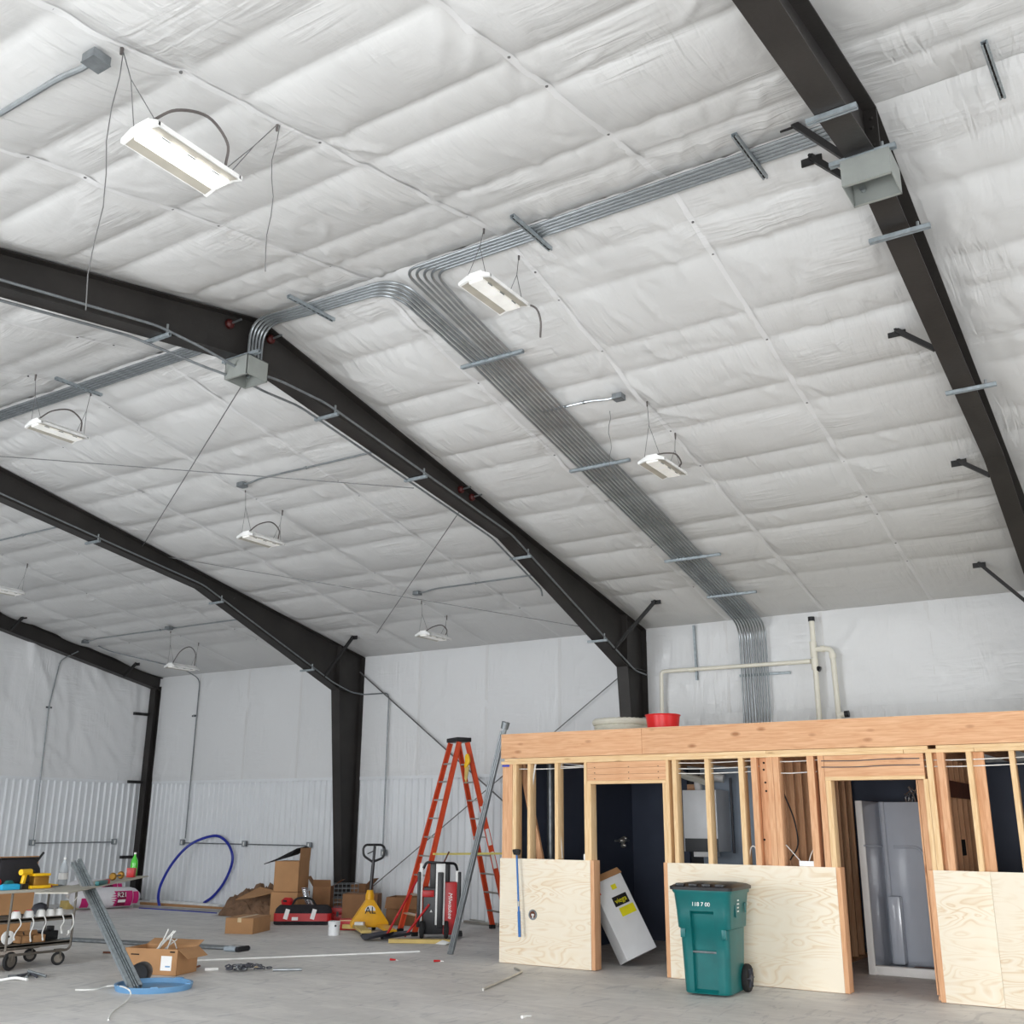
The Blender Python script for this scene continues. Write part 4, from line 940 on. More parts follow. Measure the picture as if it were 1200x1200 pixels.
mb = MB(); mb.loft([bin_ring(*p) for p in prof], True); part(t, 'bin_body', mb, 'bin_green')
mb = MB(); mb.tube([(-.13, -.27, .41), (.13, -.27, .41)], .011, 8); part(t, 'grab_bar', mb, 'galv_dull')
mb = MB(); mb.loft([[(x, y, 1.0) for x, y in rrect(.66, .75, .06)], [(x, y, 1.03) for x, y in rrect(.665, .755, .06)], [(x, y, 1.05) for x, y in rrect(.60, .69, .08)], [(x, y, 1.065) for x, y in rrect(.42, .52, .08)]], True); lid = part(t, 'lid', mb, 'black_plastic')
for k in range(4):
    mb = MB(); mb.box((-.21+.14*k, -.32, 1.05), (.09, .10, .03)); link('lid_ridge', mb.mesh('lid_ridge', 'black_plastic', None, .008), lid)
mb = MB(); mb.tube([(-.27, .43, .97), (.27, .43, .97)], .016, 8); [mb.tube([(s_*.25, .33, .96), (s_*.25, .43, .97)], .016, 8) for s_ in (-1, 1)]; part(t, 'push_handle', mb, 'bin_green')
for s_ in (-1, 1):
    mb = MB(); mb.lathe([(.06, -.03), (.125, -.03), (.135, -.015), (.135, .015), (.125, .03), (.06, .03)], (s_*.265, .24, .135), 24, Matrix.Rotation(pi/2, 3, 'Y')); wh = part(t, 'wheel', mb, 'black_rubber')
    mb = MB()
    for k in range(6): a = k*pi/3; mb.beam(V((s_*.298, .24, .135)), V((s_*.298, .24+.1*math.cos(a), .135+.1*math.sin(a))), .008, .03, (1, 0, 0))
    mb.lathe([(.035, -.012), (.035, .012)], (s_*.30, .24, .135), 12, Matrix.Rotation(pi/2, 3, 'Y')); link('wheel_spokes', mb.mesh('wheel_spokes', 'dark_grey'), wh)
    mb = MB(); mb.box((s_*.295, -.12, .80), (.012, .04, .12)); part(t, 'side_lug', mb, 'bin_green', bevel=.004)
    mb = MB(); mb.box((s_*.30, .18, .82), (.012, .04, .10)); part(t, 'side_lug', mb, 'bin_green', bevel=.004)
for s_ in (-1, 1): mb = MB(); mb.box((s_*.215, -.30, .585), (.05, .02, .09)); part(t, 'wear_bumper', mb, 'bin_green', bevel=.008)
text('118 7 00', .055, Matrix.Translation((0, -.345, .865)) @ Matrix.Rotation(pi/2-.13, 4, 'X'), 'white_plastic', t, 'number_lettering')
for k, w_ in enumerate((.05, .07, .05, .06)):
    mb = MB(); mb.box((.302-.002*k, -.06, .90-.035*k), (.003, w_, .014)); part(t, 'side_lettering', mb, 'white_plastic')

# ---- blue-handled tool leaning on the plywood
a = onY(609, 1098, YF-.09); b = onY(605.5, 1000, YF-.07); t = thing('blue_pole_tool', 'blue-handled pole tool with a black head hooked on the plywood edge', 'tool', a)
mb = MB(); mb.tube([a, b], .012, 8); part(t, 'shaft', mb, 'tool_blue', True); mb = MB(); mb.tube([a, a.lerp(b, .3)], .018, 8); part(t, 'grip', mb, 'tool_blue', True)
mb = MB(); mb.tube([a.lerp(b, .36), a.lerp(b, .42)], .014, 8); part(t, 'silver_band', mb, 'galv', True)
mb = MB(); mb.lathe([(.02, -.02), (.04, -.015), (.055, .03), (.05, .045), (.02, .05)], b, 14); part(t, 'black_head', mb, 'black_rubber', True)

# ---- orange stepladder (twin-sided)
cap = V((-10.22, 14.0, 2.93)); A0 = onZ(468, 1091); B0 = onZ(495, 1094); C0 = onZ(577, 1092); D0 = onZ(592, 1097)
cx = cap
lt = thing('step_ladder', 'tall orange fibreglass stepladder with a black cap standing beside the timber room', 'ladder', (A0+D0)/2)
ud = (C0-A0); ud.z = 0; ud.normalize(); wd = V((0, 0, 1)).cross(ud)
ua = math.radians(60.5); ud = V((math.cos(ua), math.sin(ua), 0)); wd = V((0, 0, 1)).cross(ud); mid = onZ(533, 1092.5); cap = V((mid.x, mid.y, 0)); capz = 2.90
pc_ = onX(530.5, 868, mid.x); 
def top(s_u, s_w): return V((mid.x, mid.y, capz))+ud*s_u*.08+wd*s_w*.17
def rail(foot, head, nm):
    mb = MB(); d = (head-foot).normalized(); mb.channel(foot+V((0, 0, .05)), head, .08, .035, .006, wd if (foot-mid).dot(wd) < 0 else -wd)
    r_ = part(lt, nm, mb, 'orange_fibre', True)
    mb = MB(); mb.box(foot+V((0, 0, .03)), (.09, .06, .06), math.atan2(ud.y, ud.x)); link('rubber_foot', mb.moved(world_of(lt).inverted()).mesh('rubber_foot', 'black_rubber'), r_); return r_
hw = .29; hl = .80
feet = {(u, w_): mid+ud*u*hl+wd*w_*hw for u in (-1, 1) for w_ in (-1, 1)}
for (u, w_), f in feet.items(): rail(f, top(u*.9, w_), 'rail')
for u in (-1, 1):
    for k in range(1, 10):
        s_ = k/10.2; p0 = feet[(u, -1)].lerp(top(u*.9, -1), s_); p1 = feet[(u, 1)].lerp(top(u*.9, 1), s_)
        mb = MB(); mb.beam(p0, p1, .075, .022); part(lt, 'step', mb, 'alu', True)
mb = MB(); rz_ = math.atan2(ud.y, ud.x); mb.box((mid.x, mid.y, capz+.04), (.26, .42, .07), rz_); part(lt, 'top_cap', mb, 'black_plastic', True, .012)
for s_, (z0, z1) in zip((-1, -1, -1), ((1.30, 1.55), (1.72, 1.9), (.95, 1.2))):
    f, h = feet[(1, -1)], top(.9, -1); p0 = f.lerp(h, z0/capz)-wd*.022; p1 = f.lerp(h, z1/capz)-wd*.022
    mb = MB(); mb.beam(p0, p1, .06, .004, wd); part(lt, 'sticker', mb, 'white_plastic', True)
gp = onX(530, 890, mid.x); gp = feet[(1, -1)].lerp(top(.9, -1), .90)-wd*.06-ud*.10
t = thing('hanging_glove', 'yellow work glove hanging near the top of the orange ladder', 'glove', gp)
mb = MB(); mb.loft([[(x, y, z) for x, y in rrect(w_, .04, .015, cx=ox)] for z, w_, ox in ((.10, .05, 0), (.05, .09, 0), (-.02, .10, .01), (-.09, .07, -.02), (-.12, .03, -.03))]); part(t, 'cuff', mb, 'yellow_plastic')
for k in range(4): mb = MB(); mb.tube([(-.03+.02*k, 0, -.1), (-.035+.015*k, 0, -.2-.02*(k % 2)), (-.04+.012*k, 0, -.3-.03*(k % 3))], [.014, .012, .008], 6); part(t, 'finger', mb, 'lumber_yellow')
p0 = feet[(-1, -1)].lerp(top(-.9, -1), .405)-wd*.05; p1 = feet[(1, -1)].lerp(top(.9, -1), .405)-wd*.05
mb = MB(); mb.beam(p0-ud*.02, p1+ud*.25, .05, .03); one('pale_yellow_bar', mb, 'yellow_pale', 'pale yellow bar laid level across the ladder legs', 'bar')

# ---- bundle of conduits leaning on the room corner
a = onZ(527, 1118, .01); bt = V((XA-.04, YF+.1, 2.80)); dirv = (bt-a).normalized(); 
for k in range(6):
    o = V((.028*(k % 3)-.03, .0, .0))+V((0, .028*(k//3), 0)); e = bt+o*1.0+dirv*(.06*(k % 3))
    mb = MB(); mb.tube([a+o, e], .0125, 8); one('loose_conduit', mb, 'galv', 'loose steel conduit in the bundle leaning on the room corner', 'conduit', 'conduit bundle leaning on the room')
mb = MB(); mb.tube([bt+dirv*.03+V((.0, .02, 0)), bt+dirv*.12+V((.0, .02, 0))], [.05, .055], 10); one('conduit_bundle_cap', mb, 'galv_dull', 'grey wrapped top of the leaning conduit bundle above the rim board', 'cap')

# ---- upright tower light (black, red and white)
p = onZ(513, 1100); t = thing('tower_light', 'black, white and red wheeled work-light tower standing under the ladder', 'work light', p, facing(p.x, p.y))
mb = MB(); mb.box((.0, .22, .38), (.46, .30, .66)); part(t, 'base_body', mb, 'black_plastic', bevel=.03)
mb = MB(); mb.box((.17, .10, .42), (.20, .22, .74)); part(t, 'red_panel', mb, 'red_plastic', bevel=.02)
mb = MB(); mb.box((-.16, .13, .62), (.18, .16, .1)); part(t, 'red_panel', mb, 'red_plastic', bevel=.02)
for x, y, w_ in ((-.27, .1, .05), (.02, -.02, .14), (.27, .12, .05)):
    mb = MB(); mb.box((x, y, .62), (w_, .05, .86)); part(t, 'white_post', mb, 'lamp_white', bevel=.01)
    mb = MB(); mb.box((x-(.03 if x < 0 else -.035 if x > .2 else 0), y-.02, .54), (w_*.62 if w_ > .1 else .05, .06, .78)); part(t, 'black_column', mb, 'black_plastic', bevel=.015)
for x in (-.08, .1): mb = MB(); mb.box((x, .12, .88), (.12, .12, .38)); part(t, 'folded_head', mb, 'black_plastic', bevel=.02)
mb = MB(); mb.tube(arc([(-.24, .05, .98), (-.2, .05, 1.07), (.0, .0, 1.06), (.24, .08, 1.05), (.27, .1, .95)], .05, 4), .02, 8); part(t, 'carry_handle', mb, 'black_plastic')
for x in (-.24, .12): 
    mb = MB(); mb.lathe([(.05, -.035), (.115, -.03), (.125, 0), (.115, .03), (.05, .035)], (x, -.02, .125), 20, Matrix.Rotation(pi/2, 3, 'Y') @ Matrix.Identity(3)); wh = part(t, 'wheel', mb, 'black_rubber')
    mb = MB(); mb.lathe([(.045, -.04), (.045, .04)], (x, -.02, .125), 12, Matrix.Rotation(pi/2, 3, 'Y')); link('hub', mb.mesh('hub', 'dark_grey'), wh)
mb = MB(); mb.box((.3, .1, .06), (.12, .3, .06)); part(t, 'outrigger_foot', mb, 'black_rubber', bevel=.01)
mb = MB(); mb.tube([(.06, .2, 1.05), (.14, .2, 1.22)], .012, 6); part(t, 'mast_tip', mb, 'brown_rust')
text('Milwaukee', .085, Matrix.Translation((.17, -.015, .46)) @ Matrix.Rotation(pi/2, 4, 'X') @ Matrix.Rotation(-pi/2, 4, 'Z'), 'white_plastic', t, shear=.25)
mb = MB(); mb.prism([(-.13, .062, .36), (-.09, .062, .36), (-.11, .062, .40)], (0, -.004, 0)); part(t, 'warning_sticker', mb, 'white_plastic')

# ---- shovels and board
def shovel(blade, grip, label, material='red_plastic'):
    blade = V(blade); grip = V(grip); t = thing('scoop_shovel', label, 'shovel', (blade.x, blade.y, 0)); d = (grip-blade); d.normalize(); h = V((d.x, d.y, 0)).normalized(); s_ = V((0, 0, 1)).cross(h)
    mb = MB(); mb.tube([blade+V((0, 0, .04)), grip], .017, 8); part(t, 'handle', mb, material, True)
    rows = []
    for k in range(7):
        u = k/6; c_ = blade+h*(.08-.42*u)+V((0, 0, .05*(1-u)+.006)); w_ = .10+.05*min(1, u*3)
        rows.append([c_+s_*(w_*q)+V((0, 0, .05*abs(q)**2.5)) for q in (-1, -.6, 0, .6, 1)])
    rows2 = [[p_+V((0, 0, .008)) for p_ in r_] for r_ in rows]; mb = MB(); n = 5
    vs = [p_ for r_ in rows for p_ in r_]+[p_ for r_ in rows2 for p_ in r_]; fs = []
    for i in range(6):
        for j in range(4): a_ = i*n+j; fs += [(a_, a_+1, a_+n+1, a_+n), (35+a_, 35+a_+n, 35+a_+n+1, 35+a_+1)]
    mb.add(vs, fs, True); part(t, 'blade', mb, 'dark_grey', True)
    return t
shovel(onZ(452, 1101), onX(498, 1014, -10.15), 'scoop shovel with a long red handle leaning up into the ladder')
shovel(onZ(474, 1101), onX(503, 1060, -9.95), 'scoop shovel with a low red handle pointing at the tower light')
a = onZ(456, 1105); b = onZ(531, 1106); mb = MB(); mb.beam(a+V((0, 0, .03)), b+V((0, 0, .03)), .14, .05); one('timber_offcut', mb, 'lumber_yellow', 'yellowish timber offcut lying on the floor before the shovels', 'timber')
p = onZ(519, 1107); mb = MB(); mb.add([p+V((-.12, -.03, .004)), p+V((.07, -.05, .004)), p+V((.1, .04, .03)), p+V((-.02, .06, .05)), p+V((-.01, 0, .06))], [(0, 1, 4), (1, 2, 4), (2, 3, 4), (3, 0, 4), (0, 3, 2, 1)]); one('white_rag', mb, 'white_plastic', 'crumpled white paper at the end of the timber offcut', 'paper')

# ---- pallet jack
p = onZ(433, 1091); t = thing('pallet_jack', 'yellow pallet jack with a black loop handle standing before the column', 'pallet jack', p, facing(p.x, p.y)+.15)
mb = MB(); mb.prism([(-.30, 0, .05), (.30, 0, .05), (.30, 0, .12), (.06, .04, .46), (-.06, .04, .46), (-.30, 0, .12)], (0, .14, 0)); part(t, 'body', mb, 'yellow_paint', bevel=.02)
mb = MB(); mb.lathe([(.07, .0), (.07, .12), (.05, .2)], (0, .12, .40), 14); part(t, 'pump_head', mb, 'yellow_paint')
mb = MB(); mb.tube([(.0, .1, .5), (.035, .12, 1.05)], .027, 8); part(t, 'handle_stem', mb, 'black_plastic')
hz = 1.05; mb = MB(); mb.tube(arc([(.03, .12, hz-.02), (.19, .12, hz+.04), (.21, .12, hz+.19), (.16, .12, hz+.24), (-.10, .12, hz+.24), (-.14, .12, hz+.19), (-.13, .12, hz+.07), (.03, .12, hz-.03)], .05, 4), .019, 8); part(t, 'handle_loop', mb, 'black_plastic')
mb = MB(); mb.tube([(.045, .12, hz+.22), (.035, .12, hz)], .022, 8); mb.tube([(.04, .12, hz+.15), (-.07, .1, hz+.10)], .009, 6); part(t, 'lever', mb, 'black_plastic')
for s_ in (-1, 1):
    mb = MB(); mb.bb((s_*.19-.08, -.95, .055), (s_*.19+.08, .02, .10)); fk = part(t, 'fork', mb, 'yellow_paint' if s_ > 0 else 'lumber_yellow', bevel=.012)
    mb = MB(); mb.lathe([(.04, -.05), (.04, .05)], (s_*.19, -.85, .042), 12, Matrix.Rotation(pi/2, 3, 'Y')); link('roller', mb.mesh('roller', 'black_rubber'), fk)
for s_ in (-1, 1): mb = MB(); mb.lathe([(.085, -.025), (.085, .025)], (s_*.08, .12, .087), 16, Matrix.Rotation(pi/2, 3, 'Y')); part(t, 'steer_wheel', mb, 'black_rubber')
mb = MB(); mb.lathe([(.085, 0), (.085, .003)], (0, .026, .29), 20, Matrix.Rotation(pi/2+.12, 3, 'X')); part(t, 'white_badge', mb, 'white_plastic')
text('AL', .15, Matrix.Translation((0, .012, .30)) @ Matrix.Rotation(pi/2-.12, 4, 'X'), 'black_plastic', t, extrude=.004)

# ---- paint can
p = onZ(391, 1096); t = thing('paint_can', 'white paint can with a wire bail beside the pallet jack', 'paint can', p, facing(p.x, p.y))
mb = MB(); mb.lathe([(.085, 0), (.088, .005), (.085, .012), (.085, .185), (.09, .19), (.09, .2), (.078, .2), (.076, .19)], n=24); part(t, 'can', mb, 'white_paint')
mb = MB(); mb.tube([(.09*math.cos(a), -.03-.02*math.sin(a), .19-.12*math.sin(a)) for a in [pi*k/10 for k in range(11)]], .003, 5); part(t, 'bail', mb, 'galv')
mb = MB(); mb.lathe([(.016, 0), (.016, .004)], (.02, -.084, .14), 10, Matrix.Rotation(pi/2, 3, 'X')); part(t, 'round_label', mb, 'black_plastic'); mb = MB(); mb.lathe([(.076, 0), (.076, .004)], (0, 0, .19), 20); part(t, 'can_lid', mb, 'galv_dull')

# ---- cartons
def carton(c, w_, d, h, rz, label, flaps=(), material='cardboard', open_top=False, group=None, tape=True):
    t = thing('cardboard_carton', label, 'carton', c, rz, group); k = .005
    if open_top:
        mb = MB(); mb.bb((-w_/2, -d/2, 0), (w_/2, d/2, k)); mb.bb((-w_/2, -d/2, 0), (-w_/2+k, d/2, h)); mb.bb((w_/2-k, -d/2, 0), (w_/2, d/2, h)); mb.bb((-w_/2, -d/2, 0), (w_/2, -d/2+k, h)); mb.bb((-w_/2, d/2-k, 0), (w_/2, d/2, h)); part(t, 'box_body', mb, material)
    else:
        mb = MB(); mb.bb((-w_/2, -d/2, 0), (w_/2, d/2, h)); part(t, 'box_body', mb, material, bevel=.004)
        for s_ in (-1, 1): mb = MB(); mb.bb((-w_/2, min(s_*.002, s_*d/2), h+.001), (w_/2, max(s_*.002, s_*d/2), h+.006)); part(t, 'top_flap', mb, material)
        if tape: mb = MB(); mb.bb((-w_/2-.002, -.03, h*.75), (w_/2+.002, .03, h+.008)); part(t, 'tape_strip', mb, 'tape')
    for (edge, ang, ln) in flaps:                    # edge: -x +x -y +y, angle from straight up, outward
        ex, ey = {'-x': (-1, 0), '+x': (1, 0), '-y': (0, -1), '+y': (0, 1)}[edge]; o = V((ex*w_/2, ey*d/2, h)); u = V((ex*math.sin(ang), ey*math.sin(ang), math.cos(ang)))*ln; s_ = V((-ey, ex, 0))*(d/2 if ex else w_/2)
        mb = MB(); mb.prism([o-s_, o+s_, o+s_*.98+u, o-s_*.98+u], V((ex, ey, 0))*k); part(t, 'flap', mb, material)
    return t
pa, pb_, pc2 = onZ(271, 1093), onZ(288, 1096), onZ(309, 1091)
d1 = pa-pb_; d2 = pc2-pb_; ctr = (pa+pc2)/2; carton(ctr, d2.length, d1.length*.95, .22, math.atan2(d2.y, d2.x), 'low closed carton alone on the bare concrete floor')
bx = onZ(330, 1084); r0 = facing(bx.x, bx.y)-.45; p1_ = onZ(336, 1079)
lo = carton(p1_+V((0, .05, 0)), .50, .50, .47, r0, 'lower closed carton at the foot of the stack by the wall')
carton(p1_+V((0, .05, .48)), .45, .45, .50, r0+.03, 'upper carton of the stack with tall raised flaps and black felt', (('+x', .05, .22), ('-y', pi*.9, .02)), open_top=True)
top_ = p1_+V((0, .05, .98)); mb = MB()
pts = [V((-.42, -.25, -.06)), V((-.2, -.24, .02)), V((.0, -.2, .06)), V((.12, -.1, .2)), V((.25, .0, .235)), V((.2, .2, .22)), V((.0, .2, .1)), V((-.25, .15, .03))]; Rm = Matrix.Rotation(r0, 3, 'Z')
mb.prism([top_+Rm @ q for q in pts], V((0, 0, .014))); one('black_felt_sheet', mb, 'black_felt', 'crumpled black felt sheet draped over the raised carton flaps', 'felt')
q = V((-13.36, 14.56, 0)); carton(q, .32, .26, .55, .5, 'open carton behind the silver duct with side flaps spread', (('+x', 1.0, .22), ('-x', .6, .2), ('-y', .3, .12)), 'cardboard_dark', True)
q = V((-13.2, 15.02, 0)); carton(q, .5, .24, .30, .3, 'flat wide carton against the wall beside the column', (), 'cardboard_dark')
q = V((-13.15, 15.35, 0)); carton(q, .3, .28, .56, .2, 'dark carton tucked before the foot of the column', (('+x', .8, .15),), 'cardboard_dark', True)
q = V((-11.6, 14.75, 0)); carton(q, .62, .5, .44, facing(q.x, q.y)-.3, 'open brown carton behind the pallet jack', (('+x', 1.9, .2), ('-y', 2.6, .2)), 'cardboard_dark', True)
q = V((-12.45, 14.55, 0)); carton(q, .6, .4, .46, .5, 'wide brown carton just behind the yellow pallet jack body', (), 'cardboard_dark', tape=False)
# heap of brown paper and cardboard by the wall
def heap(c, rx_, ry_, h, label, material, seed, group=None):
    r_ = np.random.default_rng(seed); n, m_ = 34, 26; P = np.zeros((n, m_, 3)); u = np.linspace(-1, 1, n)[:, None]; v_ = np.linspace(-1, 1, m_)[None, :]
    Hh = h*np.clip(1-(np.abs(u)**2.2+np.abs(v_)**2.2), 0, 1)**.55; nz = np.zeros((n, m_))
    for _ in range(8):
        kx, ky, ph = r_.normal(0, 7), r_.normal(0, 6), r_.uniform(0, 6); nz += np.abs(np.sin(kx*u+ky*v_+ph))*.5
    nz = (nz-nz.min())/(nz.max()-nz.min()); Hh = Hh*(.35+.85*nz)
    P[..., 0] = u*rx_*(1+.1*np.sin(5*v_+seed)); P[..., 1] = v_*ry_*(1+.1*np.sin(4*u)); P[..., 2] = Hh+.004
    o = grid_mesh('paper_heap', P, material, None, c); o.data.polygons.foreach_set('use_smooth', np.zeros(len(o.data.polygons), bool)); return tag(o, label, 'paper heap', group)
o = heap(onZ(312, 1070)+V((0, .1, 0)), .95, .40, .50, 'crumpled brown kraft paper heaped against the wall behind the cartons', 'kraft_brown', 3); o.rotation_euler.z = .15
o = heap(onZ(298, 1074), .75, .28, .24, 'lower heap of torn brown paper spilling onto the floor', 'kraft_brown', 8); o.rotation_euler.z = .1
q = onZ(300, 1072)+V((0, -.05, .30)); mb = MB(); mb.prism([q+V((-.35, -.15, -.05)), q+V((.2, -.2, .02)), q+V((.38, .2, .1)), q+V((-.1, .2, .16))], (0, 0, .012)); one('cardboard_sheet', mb, 'cardboard', 'torn flat piece of cardboard lying on the brown paper heap', 'cardboard')

# ---- tool bag, silver duct, mesh crate, red case
q = onZ(355, 1083); rz0 = facing(q.x, q.y)-.1; t = thing('tool_bag', 'long red and black tool bag on the floor before the carton stack', 'tool bag', q, rz0); tb_q = q
mb = MB(); mb.loft([[(x, y, z) for x, y in rrect(w_, d, .08)] for z, w_, d in ((0, .92, .34), (.02, .95, .36), (.14, .95, .36), (.25, .90, .30), (.30, .80, .2))]); part(t, 'bag_body', mb, 'black_felt')
mb = MB(); mb.loft([[(x, y, z) for x, y in rrect(w_, d, .08)] for z, w_, d in ((.06, .955, .368), (.18, .955, .366))]); part(t, 'red_band', mb, 'red_plastic')
for x in (-.26, .18): mb = MB(); mb.box((x, -.185, .17), (.07, .012, .16), Matrix.Rotation(.25, 3, 'Y')); part(t, 'white_tag', mb, 'white_plastic')
mb = MB(); mb.box((-.12, -.188, .10), (.10, .01, .05)); part(t, 'badge', mb, 'white_plastic')
mb = MB(); mb.tube(smooth_path([(-.2, 0, .29), (-.12, 0, .40), (.1, 0, .40), (.2, 0, .29)]), .018, 8); part(t, 'carry_handle', mb, 'black_rubber')
q2 = onZ(343, 1080, .30); t = thing('red_pouch', 'small red pouch lying on the tool bag', 'pouch', V((tb_q.x-.26, tb_q.y-.12, .302))); mb = MB(); mb.loft([[(x, y, z) for x, y in rrect(w_, d, .03)] for z, w_, d in ((0, .2, .12), (.06, .22, .14), (.11, .14, .06))]); part(t, 'pouch', mb, 'red_plastic'); mb = MB(); mb.box((0, -.07, .06), (.08, .012, .03)); part(t, 'buckle', mb, 'black_plastic')
q = onZ(378, 1079); a0, a1, a2, a3 = onX(357, 1041, q.x), onX(360, 1054, q.x), onX(367, 1066, q.x), onX(378, 1078, q.x)
pts = smooth_path([a0, a1, a2, a3], 14); t = thing('silver_flex_duct', 'bent silver foil duct standing up from the tool bag end', 'duct', (q.x, q.y, 0)); mb = MB(); mb.tube(pts, [.055 if k % 2 else .048 for k in range(len(pts))], 12); part(t, 'duct', mb, 'foil', True)
mb = MB(); mb.lathe([(.05, -.01), (.058, .0), (.058, .012)], a0, 12); part(t, 'collar', mb, 'foil', True)
for k, (dx, dy) in enumerate(((0, 0), (.12, .06), (-.05, .1), (.17, -.08))):
    r_ = np.random.default_rng(40+k); c0 = q+V((dx-.02, dy-.1, .06+.02*(k % 2))); mb = MB(); mb.lathe([(.02, -.055), (.06, -.03), (.05, 0), (.065, .03), (.03, .06)], c0, 7, smooth=False); one('foil_scrap', mb, 'foil', 'crumpled shiny foil scrap beside the paint can', 'foil', 'foil scraps')
q = onZ(404, 1078); t = thing('wire_mesh_crate', 'grey wire mesh crate standing on a red case beside the pallet jack', 'crate', q+V((0, .0, .22)), facing(q.x, q.y)); w_, d, h = .42, .34, .38
for k in range(7):
    f = k/6
    for y in (-d/2, d/2): mb = MB(); mb.tube([(-w_/2+w_*f, y, 0), (-w_/2+w_*f, y, h)], .005, 5); part(t, 'upright_wire', mb, 'galv_dull')
    if k < 6: mb = MB(); mb.tube([(-w_/2, -d/2, h*f*1.2), (w_/2, -d/2, h*f*1.2), (w_/2, d/2, h*f*1.2), (-w_/2, d/2, h*f*1.2)], .005, 5, True, False); part(t, 'hoop_wire', mb, 'galv_dull')
t = thing('red_tool_case', 'red plastic tool case under the wire mesh crate', 'tool case', q, facing(q.x, q.y)); mb = MB(); mb.bb((-.24, -.2, 0), (.24, .2, .11)); part(t, 'lower_shell', mb, 'red_plastic', bevel=.02); mb = MB(); mb.bb((-.24, -.2, .113), (.24, .2, .215)); part(t, 'upper_shell', mb, 'red_plastic', bevel=.02)
for x in (-.13, .13): mb = MB(); mb.bb((x-.02, -.215, .07), (x+.02, -.2, .15)); part(t, 'latch', mb, 'black_plastic')
q = onZ(405, 1090); t = thing('small_red_case', 'low red case with a pale edge behind the paint can', 'tool case', q, facing(q.x, q.y)); mb = MB(); mb.bb((-.1, -.0, 0), (.22, .2, .16)); part(t, 'shell', mb, 'red_plastic', bevel=.015); mb = MB(); mb.bb((-.1, -.004, .135), (.22, .0, .15)); part(t, 'pale_edge', mb, 'tape')
q = onZ(411, 1091); mb = MB(); mb.beam(q+V((-.16, 0, .06)), q+V((.2, .1, .06)), .08, .06); one('wood_block', mb, 'lumber_yellow', 'pale wood block beside the pallet jack fork', 'wood block')
q = onZ(421, 1092); mb = MB(); mb.box(q+V((0, 0, .1)), (.14, .1, .09), .4); one('white_small_carton', mb, 'white_paint', 'small white carton sitting between the pallet jack forks', 'carton', bevel=.004)

# ---- blue hose loop leaning on the wall
hp = [(187, 1063, 14.66), (185.5, 1050, 14.74), (190, 1033, 14.9), (204, 1009, 15.15), (224, 989, 15.4), (250, 979.5, 15.58), (264, 985, 15.62), (272, 1000, 15.63), (271, 1015, 15.64), (262, 1035, 15.64), (250, 1050, 15.66), (239, 1058, 15.67)]
mb = MB(); mb.tube(smooth_path([onY(a_, b_, c_) for a_, b_, c_ in hp], 6), .028, 8); one('blue_hose', mb, 'hose_blue', 'stiff blue hose bent in a tall loop against the side wall', 'hose')
# ---- long trims on the floor along the wall
for a_, b_, w_, m_, lb in (((158, 1063.5), (262, 1069.5), .10, 'alu', 'pale metal trim length lying along the floor outermost from the wall'), ((178, 1057.5), (258, 1063), .12, 'lamp_white', 'white metal trim length lying against the side wall foot'), ((165, 1060), (262, 1066.5), .06, 'cardboard', 'long brown strip lying between the metal trims'), ((163, 1064.5), (254, 1070.5), .016, 'hose_blue', 'thin blue pipe length lying outside the metal trims')):
    A_ = onZ(*a_); B_ = onZ(*b_); A_.y = min(A_.y, 15.6); B_.y = min(B_.y, 15.6); mb = MB(); hh = .05 if w_ > .03 else .016; mb.beam(A_+V((0, 0, hh/2)), B_+V((0, 0, hh/2)), w_, hh); one('metal_strip', mb, m_, lb, 'metal strip')
for k, (a_, b_) in enumerate((((540, 1078), (566, 1083)), ((545, 1082), (586, 1086)), ((548, 1075), (580, 1079)))):
    A_ = onZ(*a_); B_ = onZ(*b_); mb = MB(); mb.beam(A_+V((0, 0, .03)), B_+V((0, 0, .03)), .08, .04); one('metal_strip', mb, 'alu', 'pale metal trim length on the floor between the ladder and the wall', 'metal strip', 'metal strips behind the ladder')

# ---- insulation bags
def bag(c, rz, L_, r, label, upside=False, half=False):
    t = thing('insulation_bag', label, 'insulation bag', c, rz); n = 26; rings = []
    for k in range(15):
        u = -1+2*k/14; f = (1-abs(u)**7*.55)*(1+.02*math.sin(7*u+rz)); rings.append([(u*L_/2, r*f*1.12*math.cos(a)*1.0, r+.0+r*f*.96*math.sin(a)) for a in [2*pi*i/n for i in range(n)]])
    mb = MB(); mb.loft(rings); part(t, 'bag', mb, 'bag_white')
    def patch(x0, x1, a0, a1, m_, nm, rr=1.012):
        mb = MB(); S_ = 8; vs = []
        for i in range(S_+1):
            a = a0+(a1-a0)*i/S_
            for x in (x0, x1): vs.append((x, -r*1.12*rr*math.cos(a), r+r*.96*rr*math.sin(a)))
        mb.add(vs, [(2*i, 2*i+1, 2*i+3, 2*i+2) for i in range(S_)], True); part(t, nm, mb, m_)
    patch(.0, L_*.34, -.9, .7, 'pink_print', 'pink_print'); patch(L_*.11, L_*.24, -.85, .62, 'dark_magenta', 'dark_print', 1.02); patch(-L_*.42, -L_*.3, -.9, .1, 'pink_print', 'pink_print'); patch(L_*.35, L_*.43, -.6, .6, 'pink_print', 'pink_print', 1.01); patch(L_*.12, L_*.235, -.42, -.15, 'lamp_white', 'white_print', 1.03)
    text('R21', r*.62, Matrix.Translation((L_*.175, -r*1.12*1.035, r+r*.28)) @ Matrix.Rotation(pi/2-.22, 4, 'X') @ Matrix.Rotation(pi if upside else 0, 4, 'Z'), 'white_plastic' if not upside else 'black_plastic', t, extrude=.003)
    return t
e0 = onZ(88, 1068); e1 = onZ(167, 1064); c0 = (e0+e1)/2; rzb = math.atan2((e1-e0).y, (e1-e0).x)
